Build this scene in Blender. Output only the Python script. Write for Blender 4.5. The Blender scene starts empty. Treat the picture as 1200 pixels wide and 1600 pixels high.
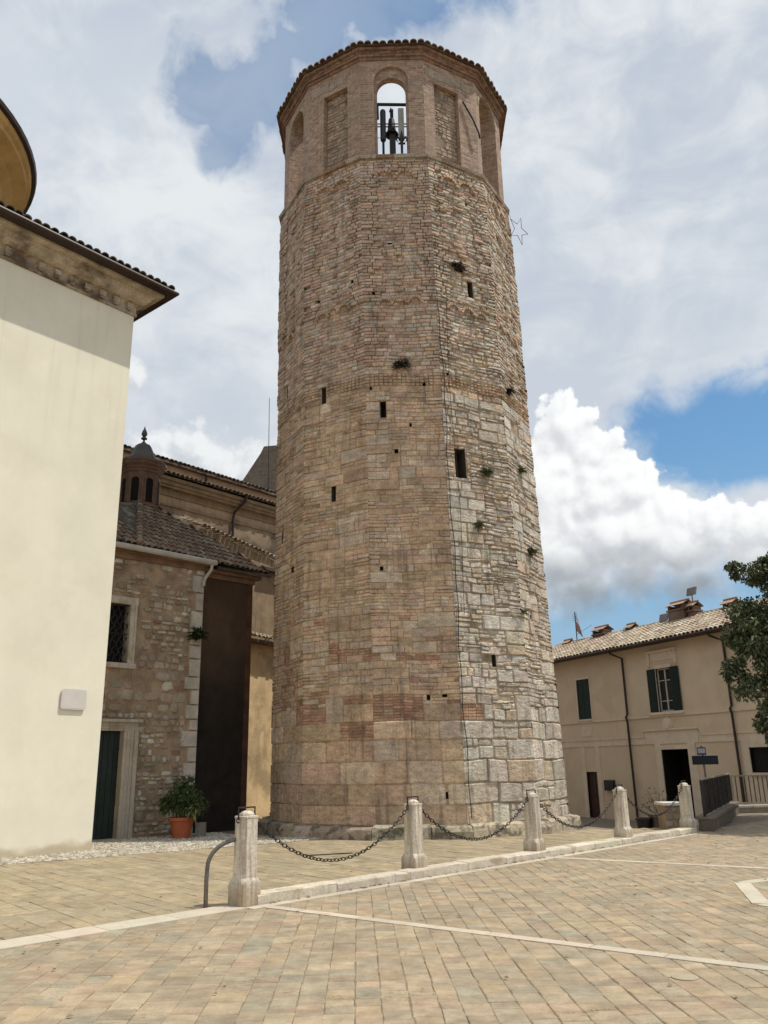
import bpy, math, random
import numpy as np
from mathutils import Vector, Matrix
random.seed(7); rng = np.random.default_rng(7)
sc = bpy.context.scene
R = math.radians

# ------------------------------------------------------------------ camera
cam_d = bpy.data.cameras.new("camera"); cam = bpy.data.objects.new("camera", cam_d)
sc.collection.objects.link(cam); sc.camera = cam
cam_d.sensor_width = 36; cam_d.lens = 29.09; cam_d.clip_start = .1; cam_d.clip_end = 4000
_p, _r = R(16.924), R(-0.999)
_f = Vector((0, math.cos(_p), math.sin(_p))); _x = Vector((1, 0, 0)); _u = _x.cross(_f)
_x2 = _x*math.cos(_r) + _u*math.sin(_r); _u2 = -_x*math.sin(_r) + _u*math.cos(_r)
_m = Matrix((_x2, _u2, -_f)).transposed().to_4x4(); _m.translation = Vector((0, 0, 1.6))
cam.matrix_world = _m
sc.render.resolution_x = 768; sc.render.resolution_y = 1024
sc.view_settings.view_transform = 'Standard'; sc.view_settings.look = 'None'
sc.view_settings.exposure = 0.0; sc.view_settings.gamma = 1.0
sc.render.engine = 'CYCLES'
sc.cycles.max_bounces = 5; sc.cycles.diffuse_bounces = 3; sc.cycles.glossy_bounces = 2; sc.cycles.transmission_bounces = 2
sc.cycles.caustics_reflective = False; sc.cycles.caustics_refractive = False

# ------------------------------------------------------------------ sun
SUN_EL, SUN_BEAR = R(65), R(92)
sv = Vector((math.sin(SUN_BEAR)*math.cos(SUN_EL), math.cos(SUN_BEAR)*math.cos(SUN_EL), math.sin(SUN_EL)))
sd = bpy.data.lights.new("sun", 'SUN'); sd.energy = 3.8; sd.angle = R(0.53); sd.color = (1, .94, .84)
so = bpy.data.objects.new("sun", sd); sc.collection.objects.link(so)
so.rotation_euler = sv.to_track_quat('Z', 'Y').to_euler(); so.location = (20, 0, 40)

# ------------------------------------------------------------------ world: sky with clouds, laid out by compass bearing and elevation
W = bpy.data.worlds.new("World"); sc.world = W; W.use_nodes = True
W.cycles.sampling_method = 'MANUAL'; W.cycles.sample_map_resolution = 256
wn = W.node_tree; wn.nodes.clear()
class NT:
    def __init__(s, t): s.t = t
    def n(s, ty, **k):
        o = s.t.nodes.new(ty)
        for a, v in k.items(): setattr(o, a, v)
        return o
    def put(s, sock, v):
        if isinstance(v, bpy.types.NodeSocket): s.t.links.new(v, sock)
        elif v is not None: sock.default_value = v
    def m(s, op, a, b=None, c=None, clamp=False):
        o = s.n('ShaderNodeMath', operation=op); o.use_clamp = clamp
        s.put(o.inputs[0], a); s.put(o.inputs[1], b)
        if c is not None: s.put(o.inputs[2], c)
        return o.outputs[0]
    def v(s, op, a, b=None, scale=None):
        o = s.n('ShaderNodeVectorMath', operation=op)
        s.put(o.inputs[0], a)
        if b is not None: s.put(o.inputs[1], b)
        if scale is not None: s.put(o.inputs['Scale'], scale)
        return o.outputs['Value'] if op in ('LENGTH', 'DOT_PRODUCT') else o.outputs[0]
    def noise(s, vec, scale, detail=6, rough=.55, dist=0., color=False, dim='3D'):
        o = s.n('ShaderNodeTexNoise', noise_dimensions=dim); s.put(o.inputs['Vector'], vec)
        o.inputs['Scale'].default_value = scale; o.inputs['Detail'].default_value = detail
        o.inputs['Roughness'].default_value = rough; o.inputs['Distortion'].default_value = dist
        return o.outputs['Color' if color else 'Fac']
    def mix(s, f, a, b, blend='MIX'):
        o = s.n('ShaderNodeMix', data_type='RGBA', blend_type=blend); o.clamp_factor = True
        s.put(o.inputs[0], f); s.put(o.inputs[6], a); s.put(o.inputs[7], b)
        return o.outputs[2]
    def ramp(s, f, lo, hi, a=0., b=1., smooth=True):
        o = s.n('ShaderNodeMapRange', interpolation_type='SMOOTHSTEP' if smooth else 'LINEAR')
        s.put(o.inputs[0], f)
        for i, x in enumerate((lo, hi, a, b)): s.put(o.inputs[i+1], x)
        return o.outputs[0]
    def xyz(s, v):
        o = s.n('ShaderNodeSeparateXYZ'); s.put(o.inputs[0], v); return o.outputs
    def comb(s, x, y, z=0.):
        o = s.n('ShaderNodeCombineXYZ'); s.put(o.inputs[0], x); s.put(o.inputs[1], y); s.put(o.inputs[2], z); return o.outputs[0]
w = NT(wn)
BG = .1
tc = w.n('ShaderNodeTexCoord').outputs['Generated']
dx, dy, dz = w.xyz(tc)
p0 = w.comb(w.m('ARCTAN2', dx, dy), w.m('ARCSINE', dz))
CUM = [(0.231,0.388,0.041,0.039),(0.267,0.352,0.039,0.037),(0.201,0.309,0.069,0.068),(0.304,0.304,0.045,0.044),(0.345,0.273,0.043,0.038),(0.388,0.252,0.04,0.036),(0.438,0.245,0.045,0.038),(.475,.25,.04,.035),(0.273,0.258,0.069,0.059),(0.35,0.225,0.058,0.043),(0.429,0.202,0.057,0.038),(0.217,0.221,0.059,0.053),(0.304,0.2,0.08,0.035),(.24,.19,.09,.04),(.36,.19,.08,.035),(.16,.25,.07,.09),(.12,.2,.08,.05),(.27,.30,.06,.06),(.31,.25,.07,.06),(.52,.22,.08,.05),(.62,.2,.09,.06)]
CUML = [(-0.292,0.352,0.05,0.036),(-0.239,0.362,0.045,0.034),(-0.19,0.338,0.045,0.036),(-0.137,0.318,0.05,0.04),(-0.327,0.45,0.022,0.018),(-0.217,0.31,0.09,0.045),(-.45,.3,.12,.05)]
HOLE = [(-0.234,0.76,0.062,0.030),(-0.222,0.722,0.034,0.030),(-0.145,0.765,0.05,0.030),(-0.085,0.80,0.07,0.022),(0.42,0.36,0.13,0.056),(0.47,0.325,0.1,0.045),(0.50,0.37,0.10,0.05),(0.36,0.35,0.06,0.034),(0.298,0.145,0.22,0.04),(0.46,0.164,0.07,0.042),(0.013,0.838,0.157,0.022),(.9,.6,.3,.15),(-1.,.6,.3,.1),(2.2,.5,.5,.2),(-2.4,.6,.5,.2)]
def field(name, blobs, warp_scale, warp_amt, edge_scale, edge_amt, detail=5, vor=False):
    g = bpy.data.node_groups.new(name, 'ShaderNodeTree')
    g.interface.new_socket('P', in_out='INPUT', socket_type='NodeSocketVector')
    g.interface.new_socket('D', in_out='OUTPUT', socket_type='NodeSocketFloat')
    t = NT(g); gi = t.n('NodeGroupInput').outputs[0]; go = t.n('NodeGroupOutput')
    wv = t.v('SCALE', t.v('SUBTRACT', t.noise(gi, warp_scale, 3, color=True, dim='2D'), (.5, .5, .5)), scale=warp_amt)
    p = t.v('ADD', gi, wv)
    p = t.v('MULTIPLY', p, (1, 1, 0))
    acc = None
    for (a, e, ra, re) in blobs:
        q = t.v('MULTIPLY', t.v('SUBTRACT', p, (a, e, 0)), (1/ra, 1/re, 1))
        d = t.m('MULTIPLY', t.m('SUBTRACT', 1., t.v('LENGTH', q)), min(ra, re)/.045)
        if acc is None: acc = d
        else:
            o = t.n('ShaderNodeMath', operation='SMOOTH_MAX'); t.put(o.inputs[0], acc); t.put(o.inputs[1], d); o.inputs[2].default_value = .12
            acc = o.outputs[0]
    if vor: vo = t.n('ShaderNodeTexVoronoi', feature='SMOOTH_F1', voronoi_dimensions='2D'); t.put(vo.inputs['Vector'], p); vo.inputs['Scale'].default_value = edge_scale*.9
    if vor: vo.inputs['Detail'].default_value = 1; vo.inputs['Smoothness'].default_value = .35
    n2 = t.noise(p, edge_scale, detail, .58, dim='2D')
    e = t.m('MULTIPLY', t.m('SUBTRACT', n2, .5), edge_amt)
    if vor: e = t.m('ADD', e, t.m('MULTIPLY', t.m('SUBTRACT', .5, vo.outputs['Distance']), edge_amt*.55))
    t.put(go.inputs[0], t.m('ADD', acc, e))
    return g
def call(g, p):
    o = w.n('ShaderNodeGroup'); o.node_tree = g; w.put(o.inputs[0], p); return o.outputs[0]
gC = field('cumulus_field', CUM, 14, .014, 36, .72, vor=True)
gL = field('low_cumulus_field', CUML, 14, .03, 26, 1.3)
gH = field('gap_field', HOLE, 6, .06, 14, 1.0, 5)
sky = w.n('ShaderNodeTexSky', sky_type='NISHITA'); sky.sun_disc = False
sky.sun_elevation = SUN_EL; sky.sun_rotation = SUN_BEAR; sky.altitude = 400; sky.air_density = 1.1; sky.dust_density = 1.0; sky.ozone_density = 2.5
blue = w.mix(1., sky.outputs[0], (.80, 1.18, 1.28, 1), 'MULTIPLY')
blue = w.mix(w.ramp(dz, .05, .38, .75, 0.), blue, (3.0, 4.5, 6.2, 1))
def C(r, g, b): return (r/BG, g/BG, b/BG, 1)
# thin high cloud
pst = w.v('MULTIPLY', p0, (1., 1.7, 1))
n1 = w.noise(pst, 3.2, 5, .55, .35, dim='2D')
n2 = w.noise(pst, 9, 5, .6, .4, dim='2D')
n3 = w.noise(w.v('ADD', pst, (3, 5, 0)), 2.2, 3, .5, .2, dim='2D')
tone = w.m('ADD', w.m('MULTIPLY', n1, .65), w.m('MULTIPLY', n2, .35))
high = w.mix(w.ramp(tone, .36, .64), C(.54, .60, .69), C(.79, .825, .85))
high = w.mix(w.ramp(n3, .50, .72, 0, .35), high, C(.80, .84, .87))
lowwarm = w.ramp(w.xyz(p0)[1], .25, .62, .5, 0.)
high = w.mix(lowwarm, high, C(.70, .74, .79))
hole = call(gH, p0)
cov = w.m('MAXIMUM', w.ramp(dx, -.25, .3, .42, .04), w.ramp(w.m('ADD', hole, w.m('MULTIPLY', w.m('SUBTRACT', n2, .5), 1.2)), -.45, .45, 1., .04))
skyc = w.mix(cov, blue, high)
# low cloud on the left
dl = call(gL, p0)
dl2 = call(gL, w.v('ADD', p0, (.010, .012, 0)))
shl = w.ramp(w.m('SUBTRACT', dl, dl2), -.35, .4)
cl = w.mix(shl, C(.62, .655, .70), C(.88, .90, .91))
skyc = w.mix(w.m('MULTIPLY', w.ramp(dl, -.1, .35), .95), skyc, cl)
# big cumulus on the right
dc = call(gC, p0)
dc2 = call(gC, w.v('ADD', p0, (.007, .011, 0)))
sh = w.ramp(w.m('SUBTRACT', dc, dc2), -.55, .45)
base = w.ramp(w.m('ADD', w.xyz(p0)[1], w.m('MULTIPLY', w.m('SUBTRACT', w.noise(p0, 11, 4, dim='2D'), .5), .05)), .175, .262)
thick = w.ramp(dc, .0, 2.2, 1., .72)
lit = w.mix(sh, C(.70, .715, .745), C(1.02, 1.03, 1.03))
lit = w.mix(w.m('SUBTRACT', 1., thick), lit, C(.76, .77, .79))
cc = w.mix(base, C(.30, .345, .39), lit)
soft = w.m('ADD', .10, w.m('MULTIPLY', w.m('SUBTRACT', 1., base), .9))
edge_ = w.n('ShaderNodeMapRange', interpolation_type='SMOOTHSTEP'); w.put(edge_.inputs[0], dc); edge_.inputs[1].default_value = -.03; w.put(edge_.inputs[2], soft)
skyc = w.mix(edge_.outputs[0], skyc, cc)
# haze below the horizon stays neutral
skyc = w.mix(w.ramp(dz, -.02, .05), C(.35, .33, .29), skyc)
bgn = w.n('ShaderNodeBackground'); w.put(bgn.inputs[0], skyc); bgn.inputs[1].default_value = BG
wo = w.n('ShaderNodeOutputWorld'); wn.links.new(bgn.outputs[0], wo.inputs[0])

# ------------------------------------------------------------------ materials
def mat(name, col=(.5, .5, .5), rough=.85, attr=False, var=.25, vs=3., fine=.2, fs=40., stain=None, stain_s=.6, stain_amt=.5, stain_lo=.5,
        bump=.3, bs=30., bdist=.02, streak=0., metal=0., spec=.3, extra=None, sheen=0.):
    m = bpy.data.materials.new(name); m.use_nodes = True; t = NT(m.node_tree); m.node_tree.nodes.clear()
    pos = t.n('ShaderNodeNewGeometry').outputs['Position']
    if attr:
        a = t.n('ShaderNodeAttribute', attribute_name='Col').outputs['Color']
    else:
        a = t.n('ShaderNodeRGB').outputs[0]; a.default_value = (*col, 1)
    v1 = t.ramp(t.noise(pos, vs, 3), .3, .7, 1-var, 1+var, False)
    c = t.v('SCALE', a, scale=v1)
    v2 = t.ramp(t.noise(pos, fs, 2, .65), .3, .7, 1-fine, 1+fine, False)
    c = t.v('SCALE', c, scale=v2)
    if stain:
        f = t.m('MULTIPLY', t.ramp(t.noise(pos, stain_s, 5, .6, .3), stain_lo, stain_lo+.15), stain_amt)
        c = t.mix(f, c, (*stain, 1))
    if streak:
        q = t.v('MULTIPLY', pos, (5., 5., .35))
        f = t.m('MULTIPLY', t.ramp(t.noise(q, 1.6, 4, .6), .52, .72), streak)
        c = t.mix(f, c, (.05, .045, .035, 1))
    if extra: c = extra(t, c, pos)
    b = t.n('ShaderNodeBsdfPrincipled'); t.put(b.inputs['Base Color'], c)
    b.inputs['Roughness'].default_value = rough
    b.inputs['Metallic'].default_value = metal; b.inputs['Specular IOR Level'].default_value = spec
    if bump:
        bp = t.n('ShaderNodeBump'); bp.inputs['Strength'].default_value = bump; bp.inputs['Distance'].default_value = bdist
        h = t.noise(t.v('MULTIPLY', pos, (1, 1, 1.6)), bs*.5, 5, .72)
        t.put(bp.inputs['Height'], h); t.put(b.inputs['Normal'], bp.outputs[0])
    o = t.n('ShaderNodeOutputMaterial'); t.put(o.inputs[0], b.outputs[0]); return m
def brick_extra(c1, c2, mortar, w_=.28, h_=.075, ms=.012, off=.5, mixf=1., patch=None):
    def f(t, c, pos):
        uv = t.n('ShaderNodeUVMap', uv_map='UVMap').outputs[0]
        uv = t.v('ADD', uv, t.v('SCALE', t.v('SUBTRACT', t.noise(pos, 3, 3, color=True), (.5, .5, .5)), scale=.035))
        b = t.n('ShaderNodeTexBrick'); t.put(b.inputs['Vector'], uv); b.inputs['Scale'].default_value = 1
        b.inputs['Color1'].default_value = (*c1, 1); b.inputs['Color2'].default_value = (*c2, 1); b.inputs['Mortar'].default_value = (*mortar, 1)
        b.inputs['Mortar Size'].default_value = ms; b.inputs['Brick Width'].default_value = w_; b.inputs['Row Height'].default_value = h_
        b.inputs['Mortar Smooth'].default_value = .3; b.offset = off
        k = t.ramp(t.noise(pos, 1.3, 6, .6), .38, .6)
        k2 = t.m('MULTIPLY', t.m('ADD', .55, t.m('MULTIPLY', k, .45)), mixf)
        cc = t.v('SCALE', b.outputs[0], scale=t.ramp(t.noise(pos, 9, 5), .3, .7, .72, 1.3, False))
        gr_ = t.ramp(t.noise(pos, .7, 5, .65), .5, .68)
        return t.mix(t.m('MULTIPLY', gr_, .4), t.mix(k2, c, cc), (.27, .235, .19, 1))
    return f
M = {}
def stone_extra(t, c, pos):
    q = t.v('MULTIPLY', pos, (1, 1, 2.4))
    n = t.noise(q, 4.5, 5, .7)
    c = t.v('SCALE', c, scale=t.ramp(n, .32, .68, .68, 1.28, False))
    pits = t.ramp(t.noise(q, 9., 3, .6), .64, .72)
    c = t.mix(t.m('MULTIPLY', pits, .55), c, (.07, .05, .032, 1))
    pale = t.ramp(t.noise(pos, 1.7, 5, .65), .56, .68)
    return t.mix(t.m('MULTIPLY', pale, .22), c, (.56, .48, .36, 1))
M['stone'] = mat('weathered_tower_stone', attr=True, var=.18, vs=2., fine=.22, fs=26, stain=(.36, .25, .165), stain_s=.55, stain_amt=.28, stain_lo=.5, bump=1., bs=16, bdist=.06, streak=.42, extra=stone_extra)
M['mortar'] = mat('old_lime_mortar', (.42, .32, .21), var=.3, fine=.3, bump=.9, bs=30, bdist=.03, stain=(.12, .09, .06), stain_amt=.5)
def post_extra(t, c, pos):
    q = t.v('MULTIPLY', pos, (14., 14., .8)); f = t.ramp(t.noise(q, 1.2, 5, .65), .44, .62)
    c = t.mix(t.m('MULTIPLY', f, .55), c, (.27, .185, .115, 1))
    z = t.ramp(t.m('ADD', t.xyz(pos)[2], t.m('MULTIPLY', t.noise(pos, 9, 4), .25)), .42, .2)
    return t.mix(t.m('MULTIPLY', z, .55), c, (.30, .20, .11, 1))
M['post'] = mat('weathered_post_stone', attr=True, var=.15, fine=.2, fs=30, bump=.6, bs=40, bdist=.012, extra=post_extra)
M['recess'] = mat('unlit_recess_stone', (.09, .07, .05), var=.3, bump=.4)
M['beige_stone'] = mat('travertine_stone', attr=True, var=.12, fine=.15, fs=30, stain=(.30, .21, .12), stain_s=2.2, stain_amt=.6, stain_lo=.52, bump=.4, bs=45, bdist=.008, streak=.35)
M['brick'] = mat('worn_belfry_brick', (.34, .25, .18), var=.4, fine=.3, bump=1., bs=26, bdist=.02, stain=(.24, .165, .11), stain_s=.8, stain_amt=.45,
                 extra=brick_extra((.24, .145, .105), (.45, .30, .215), (.42, .34, .25), .26, .08, mixf=1.))
M['niche'] = mat('niche_rubble', attr=True, var=.25, fine=.25, bump=.8, bs=20, bdist=.03, stain=(.14, .10, .07), stain_amt=.5)
M['tile'] = mat('clay_roof_tile', attr=True, var=.25, vs=6, fine=.3, fs=30, stain=(.30, .29, .21), stain_s=3.5, stain_amt=.55, stain_lo=.5, bump=.4, bs=50, bdist=.006)
M['tilebed'] = mat('tile_channel', (.10, .065, .045), var=.3)
M['white_plaster'] = mat('cream_wall_render', (.84, .80, .655), var=.035, vs=.9, fine=.03, fs=60, bump=.10, bs=60, bdist=.004, rough=.9, stain=(.76, .71, .56), stain_s=.8, stain_amt=.35)
def foot_extra(t, c, pos):
    q = t.v('MULTIPLY', pos, (4., 4., .25)); st = t.m('MULTIPLY', t.ramp(t.noise(q, 1.3, 4, .6), .5, .75), t.ramp(t.xyz(pos)[2], 6., 12.2, .02, .22))
    c = t.mix(st, c, (.50, .45, .34, 1))
    c = t.v('SCALE', c, scale=t.ramp(t.noise(pos, .55, 5, .7), .35, .65, .955, 1.03, False))
    z = t.m('ADD', t.xyz(pos)[2], t.m('MULTIPLY', t.m('SUBTRACT', t.noise(pos, 2.5, 6), .5), .35))
    return t.mix(t.m('MULTIPLY', t.ramp(z, .26, .08), .8), c, (.50, .41, .27, 1))
M['white_plaster_foot'] = mat('cream_wall_render_with_stained_foot', (.84, .80, .655), var=.035, vs=.9, fine=.03, fs=60, bump=.10, bs=60, bdist=.004, rough=.9, extra=foot_extra, stain=(.76, .71, .56), stain_s=.8, stain_amt=.35)
def cornice_extra(t, c, pos):
    f = t.m('MULTIPLY', t.ramp(t.noise(t.v('MULTIPLY', pos, (1, 1, 1.5)), .9, 5, .65), .46, .66), .85)
    return t.mix(f, c, (.085, .05, .03, 1))
M['cornice'] = mat('flaking_cornice_plaster', (.46, .39, .295), var=.3, fine=.25, bump=.5, bs=24, extra=cornice_extra)
M['brown_soffit'] = mat('ochre_soffit_render', (.60, .40, .16), var=.18, vs=1.2, fine=.08, stain=(.36, .22, .08), stain_s=1.1, stain_amt=.5, bump=.2)
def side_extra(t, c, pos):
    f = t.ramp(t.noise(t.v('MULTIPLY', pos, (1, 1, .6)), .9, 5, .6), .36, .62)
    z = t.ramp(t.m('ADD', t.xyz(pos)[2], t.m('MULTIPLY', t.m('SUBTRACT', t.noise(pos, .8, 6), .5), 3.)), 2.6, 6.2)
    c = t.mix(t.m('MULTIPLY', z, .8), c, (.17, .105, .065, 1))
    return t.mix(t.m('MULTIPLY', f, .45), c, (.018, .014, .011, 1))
M['soot_shade'] = mat('soot_and_shade_plaster', (.034, .026, .020), var=.3, fine=.15, bump=.25, extra=side_extra)
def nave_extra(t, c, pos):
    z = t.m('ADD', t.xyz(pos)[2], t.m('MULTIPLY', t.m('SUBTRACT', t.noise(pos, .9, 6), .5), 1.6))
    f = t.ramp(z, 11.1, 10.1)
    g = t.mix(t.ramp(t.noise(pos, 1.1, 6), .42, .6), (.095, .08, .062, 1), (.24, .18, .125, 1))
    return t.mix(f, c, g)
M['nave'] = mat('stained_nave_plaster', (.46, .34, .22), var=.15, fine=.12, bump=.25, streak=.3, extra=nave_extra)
M['pink_plaster'] = mat('pinkish_plaster', (.50, .36, .25), var=.12, fine=.1, bump=.2)
M['ochre_plaster'] = mat('ochre_plaster', (.66, .49, .28), var=.25, vs=1.2, fine=.15, bump=.35, stain=(.30, .23, .13), stain_s=1.1, stain_amt=.6, stain_lo=.5, streak=.15)
M['rubble_mortar'] = mat('rough_brown_mortar', (.34, .25, .165), var=.3, fine=.25, bump=.8, bs=24, bdist=.03, stain=(.16, .10, .06), stain_s=1.2)
M['rubble'] = mat('rubble_wall_stone', attr=True, var=.2, fine=.2, bump=.6, bs=26, bdist=.02, stain=(.17, .13, .09), stain_s=1.2, stain_amt=.4)
M['house'] = mat('tan_house_render', (.72, .59, .425), var=.07, vs=.7, fine=.04, fs=60, bump=.12, bs=50, bdist=.004, stain=(.57, .45, .31), stain_s=.5, stain_amt=.4)
M['house_trim'] = mat('pale_house_trim', (.76, .645, .50), var=.08, fine=.05, bump=.12, bs=50, bdist=.004)
M['shutter'] = mat('dark_green_shutter', (.012, .028, .022), rough=.6, var=.15, bump=.05)
M['door_green'] = mat('dark_green_door', (.016, .026, .020), rough=.55, var=.3, bump=.1)
M['door_brown'] = mat('dark_brown_door', (.055, .024, .016), rough=.6, var=.25, bump=.1)
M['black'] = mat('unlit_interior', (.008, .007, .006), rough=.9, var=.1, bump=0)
M['glass'] = mat('window_glass', (.02, .022, .025), rough=.12, var=.05, fine=0, bump=0, spec=.6)
M['white_paint'] = mat('white_window_paint', (.55, .52, .45), rough=.5, var=.1, bump=0)
M['iron'] = mat('dark_wrought_iron', (.04, .037, .035), rough=.55, var=.3, fine=.3, metal=.6, bump=.1)
M['steel'] = mat('grey_steel', (.17, .155, .14), rough=.45, var=.2, fine=.2, metal=.5, bump=.05)
M['rail_paint'] = mat('beige_railing_paint', (.30, .26, .20), rough=.5, var=.2, bump=0)
M['pipe'] = mat('brown_downpipe', (.045, .028, .022), rough=.5, var=.2, bump=0)
M['zinc'] = mat('pale_zinc_gutter', (.42, .39, .34), rough=.5, var=.15, fine=.1, bump=.05)
M['lead'] = mat('lead_sheet', (.085, .08, .075), rough=.55, var=.25, bump=.2)
M['redbrick'] = mat('dark_red_brick', (.15, .09, .065), var=.3, fine=.3, bump=.5, extra=brick_extra((.15, .085, .06), (.22, .13, .09), (.14, .11, .08), .25, .07, mixf=.7))
M['terracotta'] = mat('terracotta_pot', (.42, .115, .045), rough=.7, var=.1, fine=.08, bump=.1)
M['leaf'] = mat('plant_leaf', attr=True, rough=.5, var=.2, fine=.1, bump=0, spec=.4)
M['bark'] = mat('tree_bark', (.09, .065, .045), var=.3, bump=.8, bs=20)
def slab_extra(t, c, pos):
    n = t.noise(t.v('MULTIPLY', pos, (1, 1, .2)), 7., 5, .7)
    c = t.v('SCALE', c, scale=t.ramp(n, .3, .7, .86, 1.12, False))
    cr = t.ramp(t.m('ABSOLUTE', t.m('SUBTRACT', t.noise(t.v('MULTIPLY', pos, (1., 2.4, 1)), 2.3, 4, .6), .5)), .0, .012, 1., 0.)
    gate = t.ramp(t.noise(pos, 1.4, 2), .52, .62)
    return t.mix(t.m('MULTIPLY', t.m('MULTIPLY', cr, gate), .6), c, (.10, .08, .05, 1))
M['slab'] = mat('paving_sandstone', attr=True, var=.16, vs=3.5, fine=.10, fs=45, stain=(.255, .21, .145), stain_s=.8, stain_amt=.45, stain_lo=.48, bump=.6, bs=20, bdist=.012, rough=.85, extra=slab_extra)
M['joint'] = mat('sandy_joint_earth', (.24, .19, .13), var=.3, bump=.5)
M['stripe'] = mat('travertine_band', attr=True, var=.08, vs=4, fine=.1, fs=50, stain=(.40, .32, .22), stain_s=3, stain_amt=.6, stain_lo=.55, bump=.3, bs=40, bdist=.005, rough=.75)
M['cobble'] = mat('pale_cobble', attr=True, var=.15, fine=.15, bump=.3, bs=40, bdist=.005)
M['street'] = mat('street_stone', (.22, .18, .13), var=.15, fine=.15, bump=.4, extra=brick_extra((.25, .20, .15), (.19, .155, .115), (.08, .065, .05), .45, .28, .012))
M['sign_dark'] = mat('dark_blue_sign_back', (.018, .022, .032), rough=.5, var=.1, bump=0)
M['sign_blue'] = mat('blue_sign_paint', (.05, .06, .16), rough=.4, var=.05, bump=0)
M['sign_white'] = mat('white_sign_paint', (.42, .44, .46), rough=.4, var=.05, bump=0)
M['plaque'] = mat('pale_marble_plaque', (.66, .62, .58), rough=.5, var=.04, fine=.04, bump=.05)
M['antenna_white'] = mat('light_grey_plastic', (.36, .36, .33), rough=.5, var=.15, bump=.05)
M['antenna_dark'] = mat('dark_grey_plastic', (.045, .045, .055), rough=.5, var=.15, bump=.05)
M['flag'] = mat('faded_red_cloth', attr=True, rough=.9, var=.1, bump=0)

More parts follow.
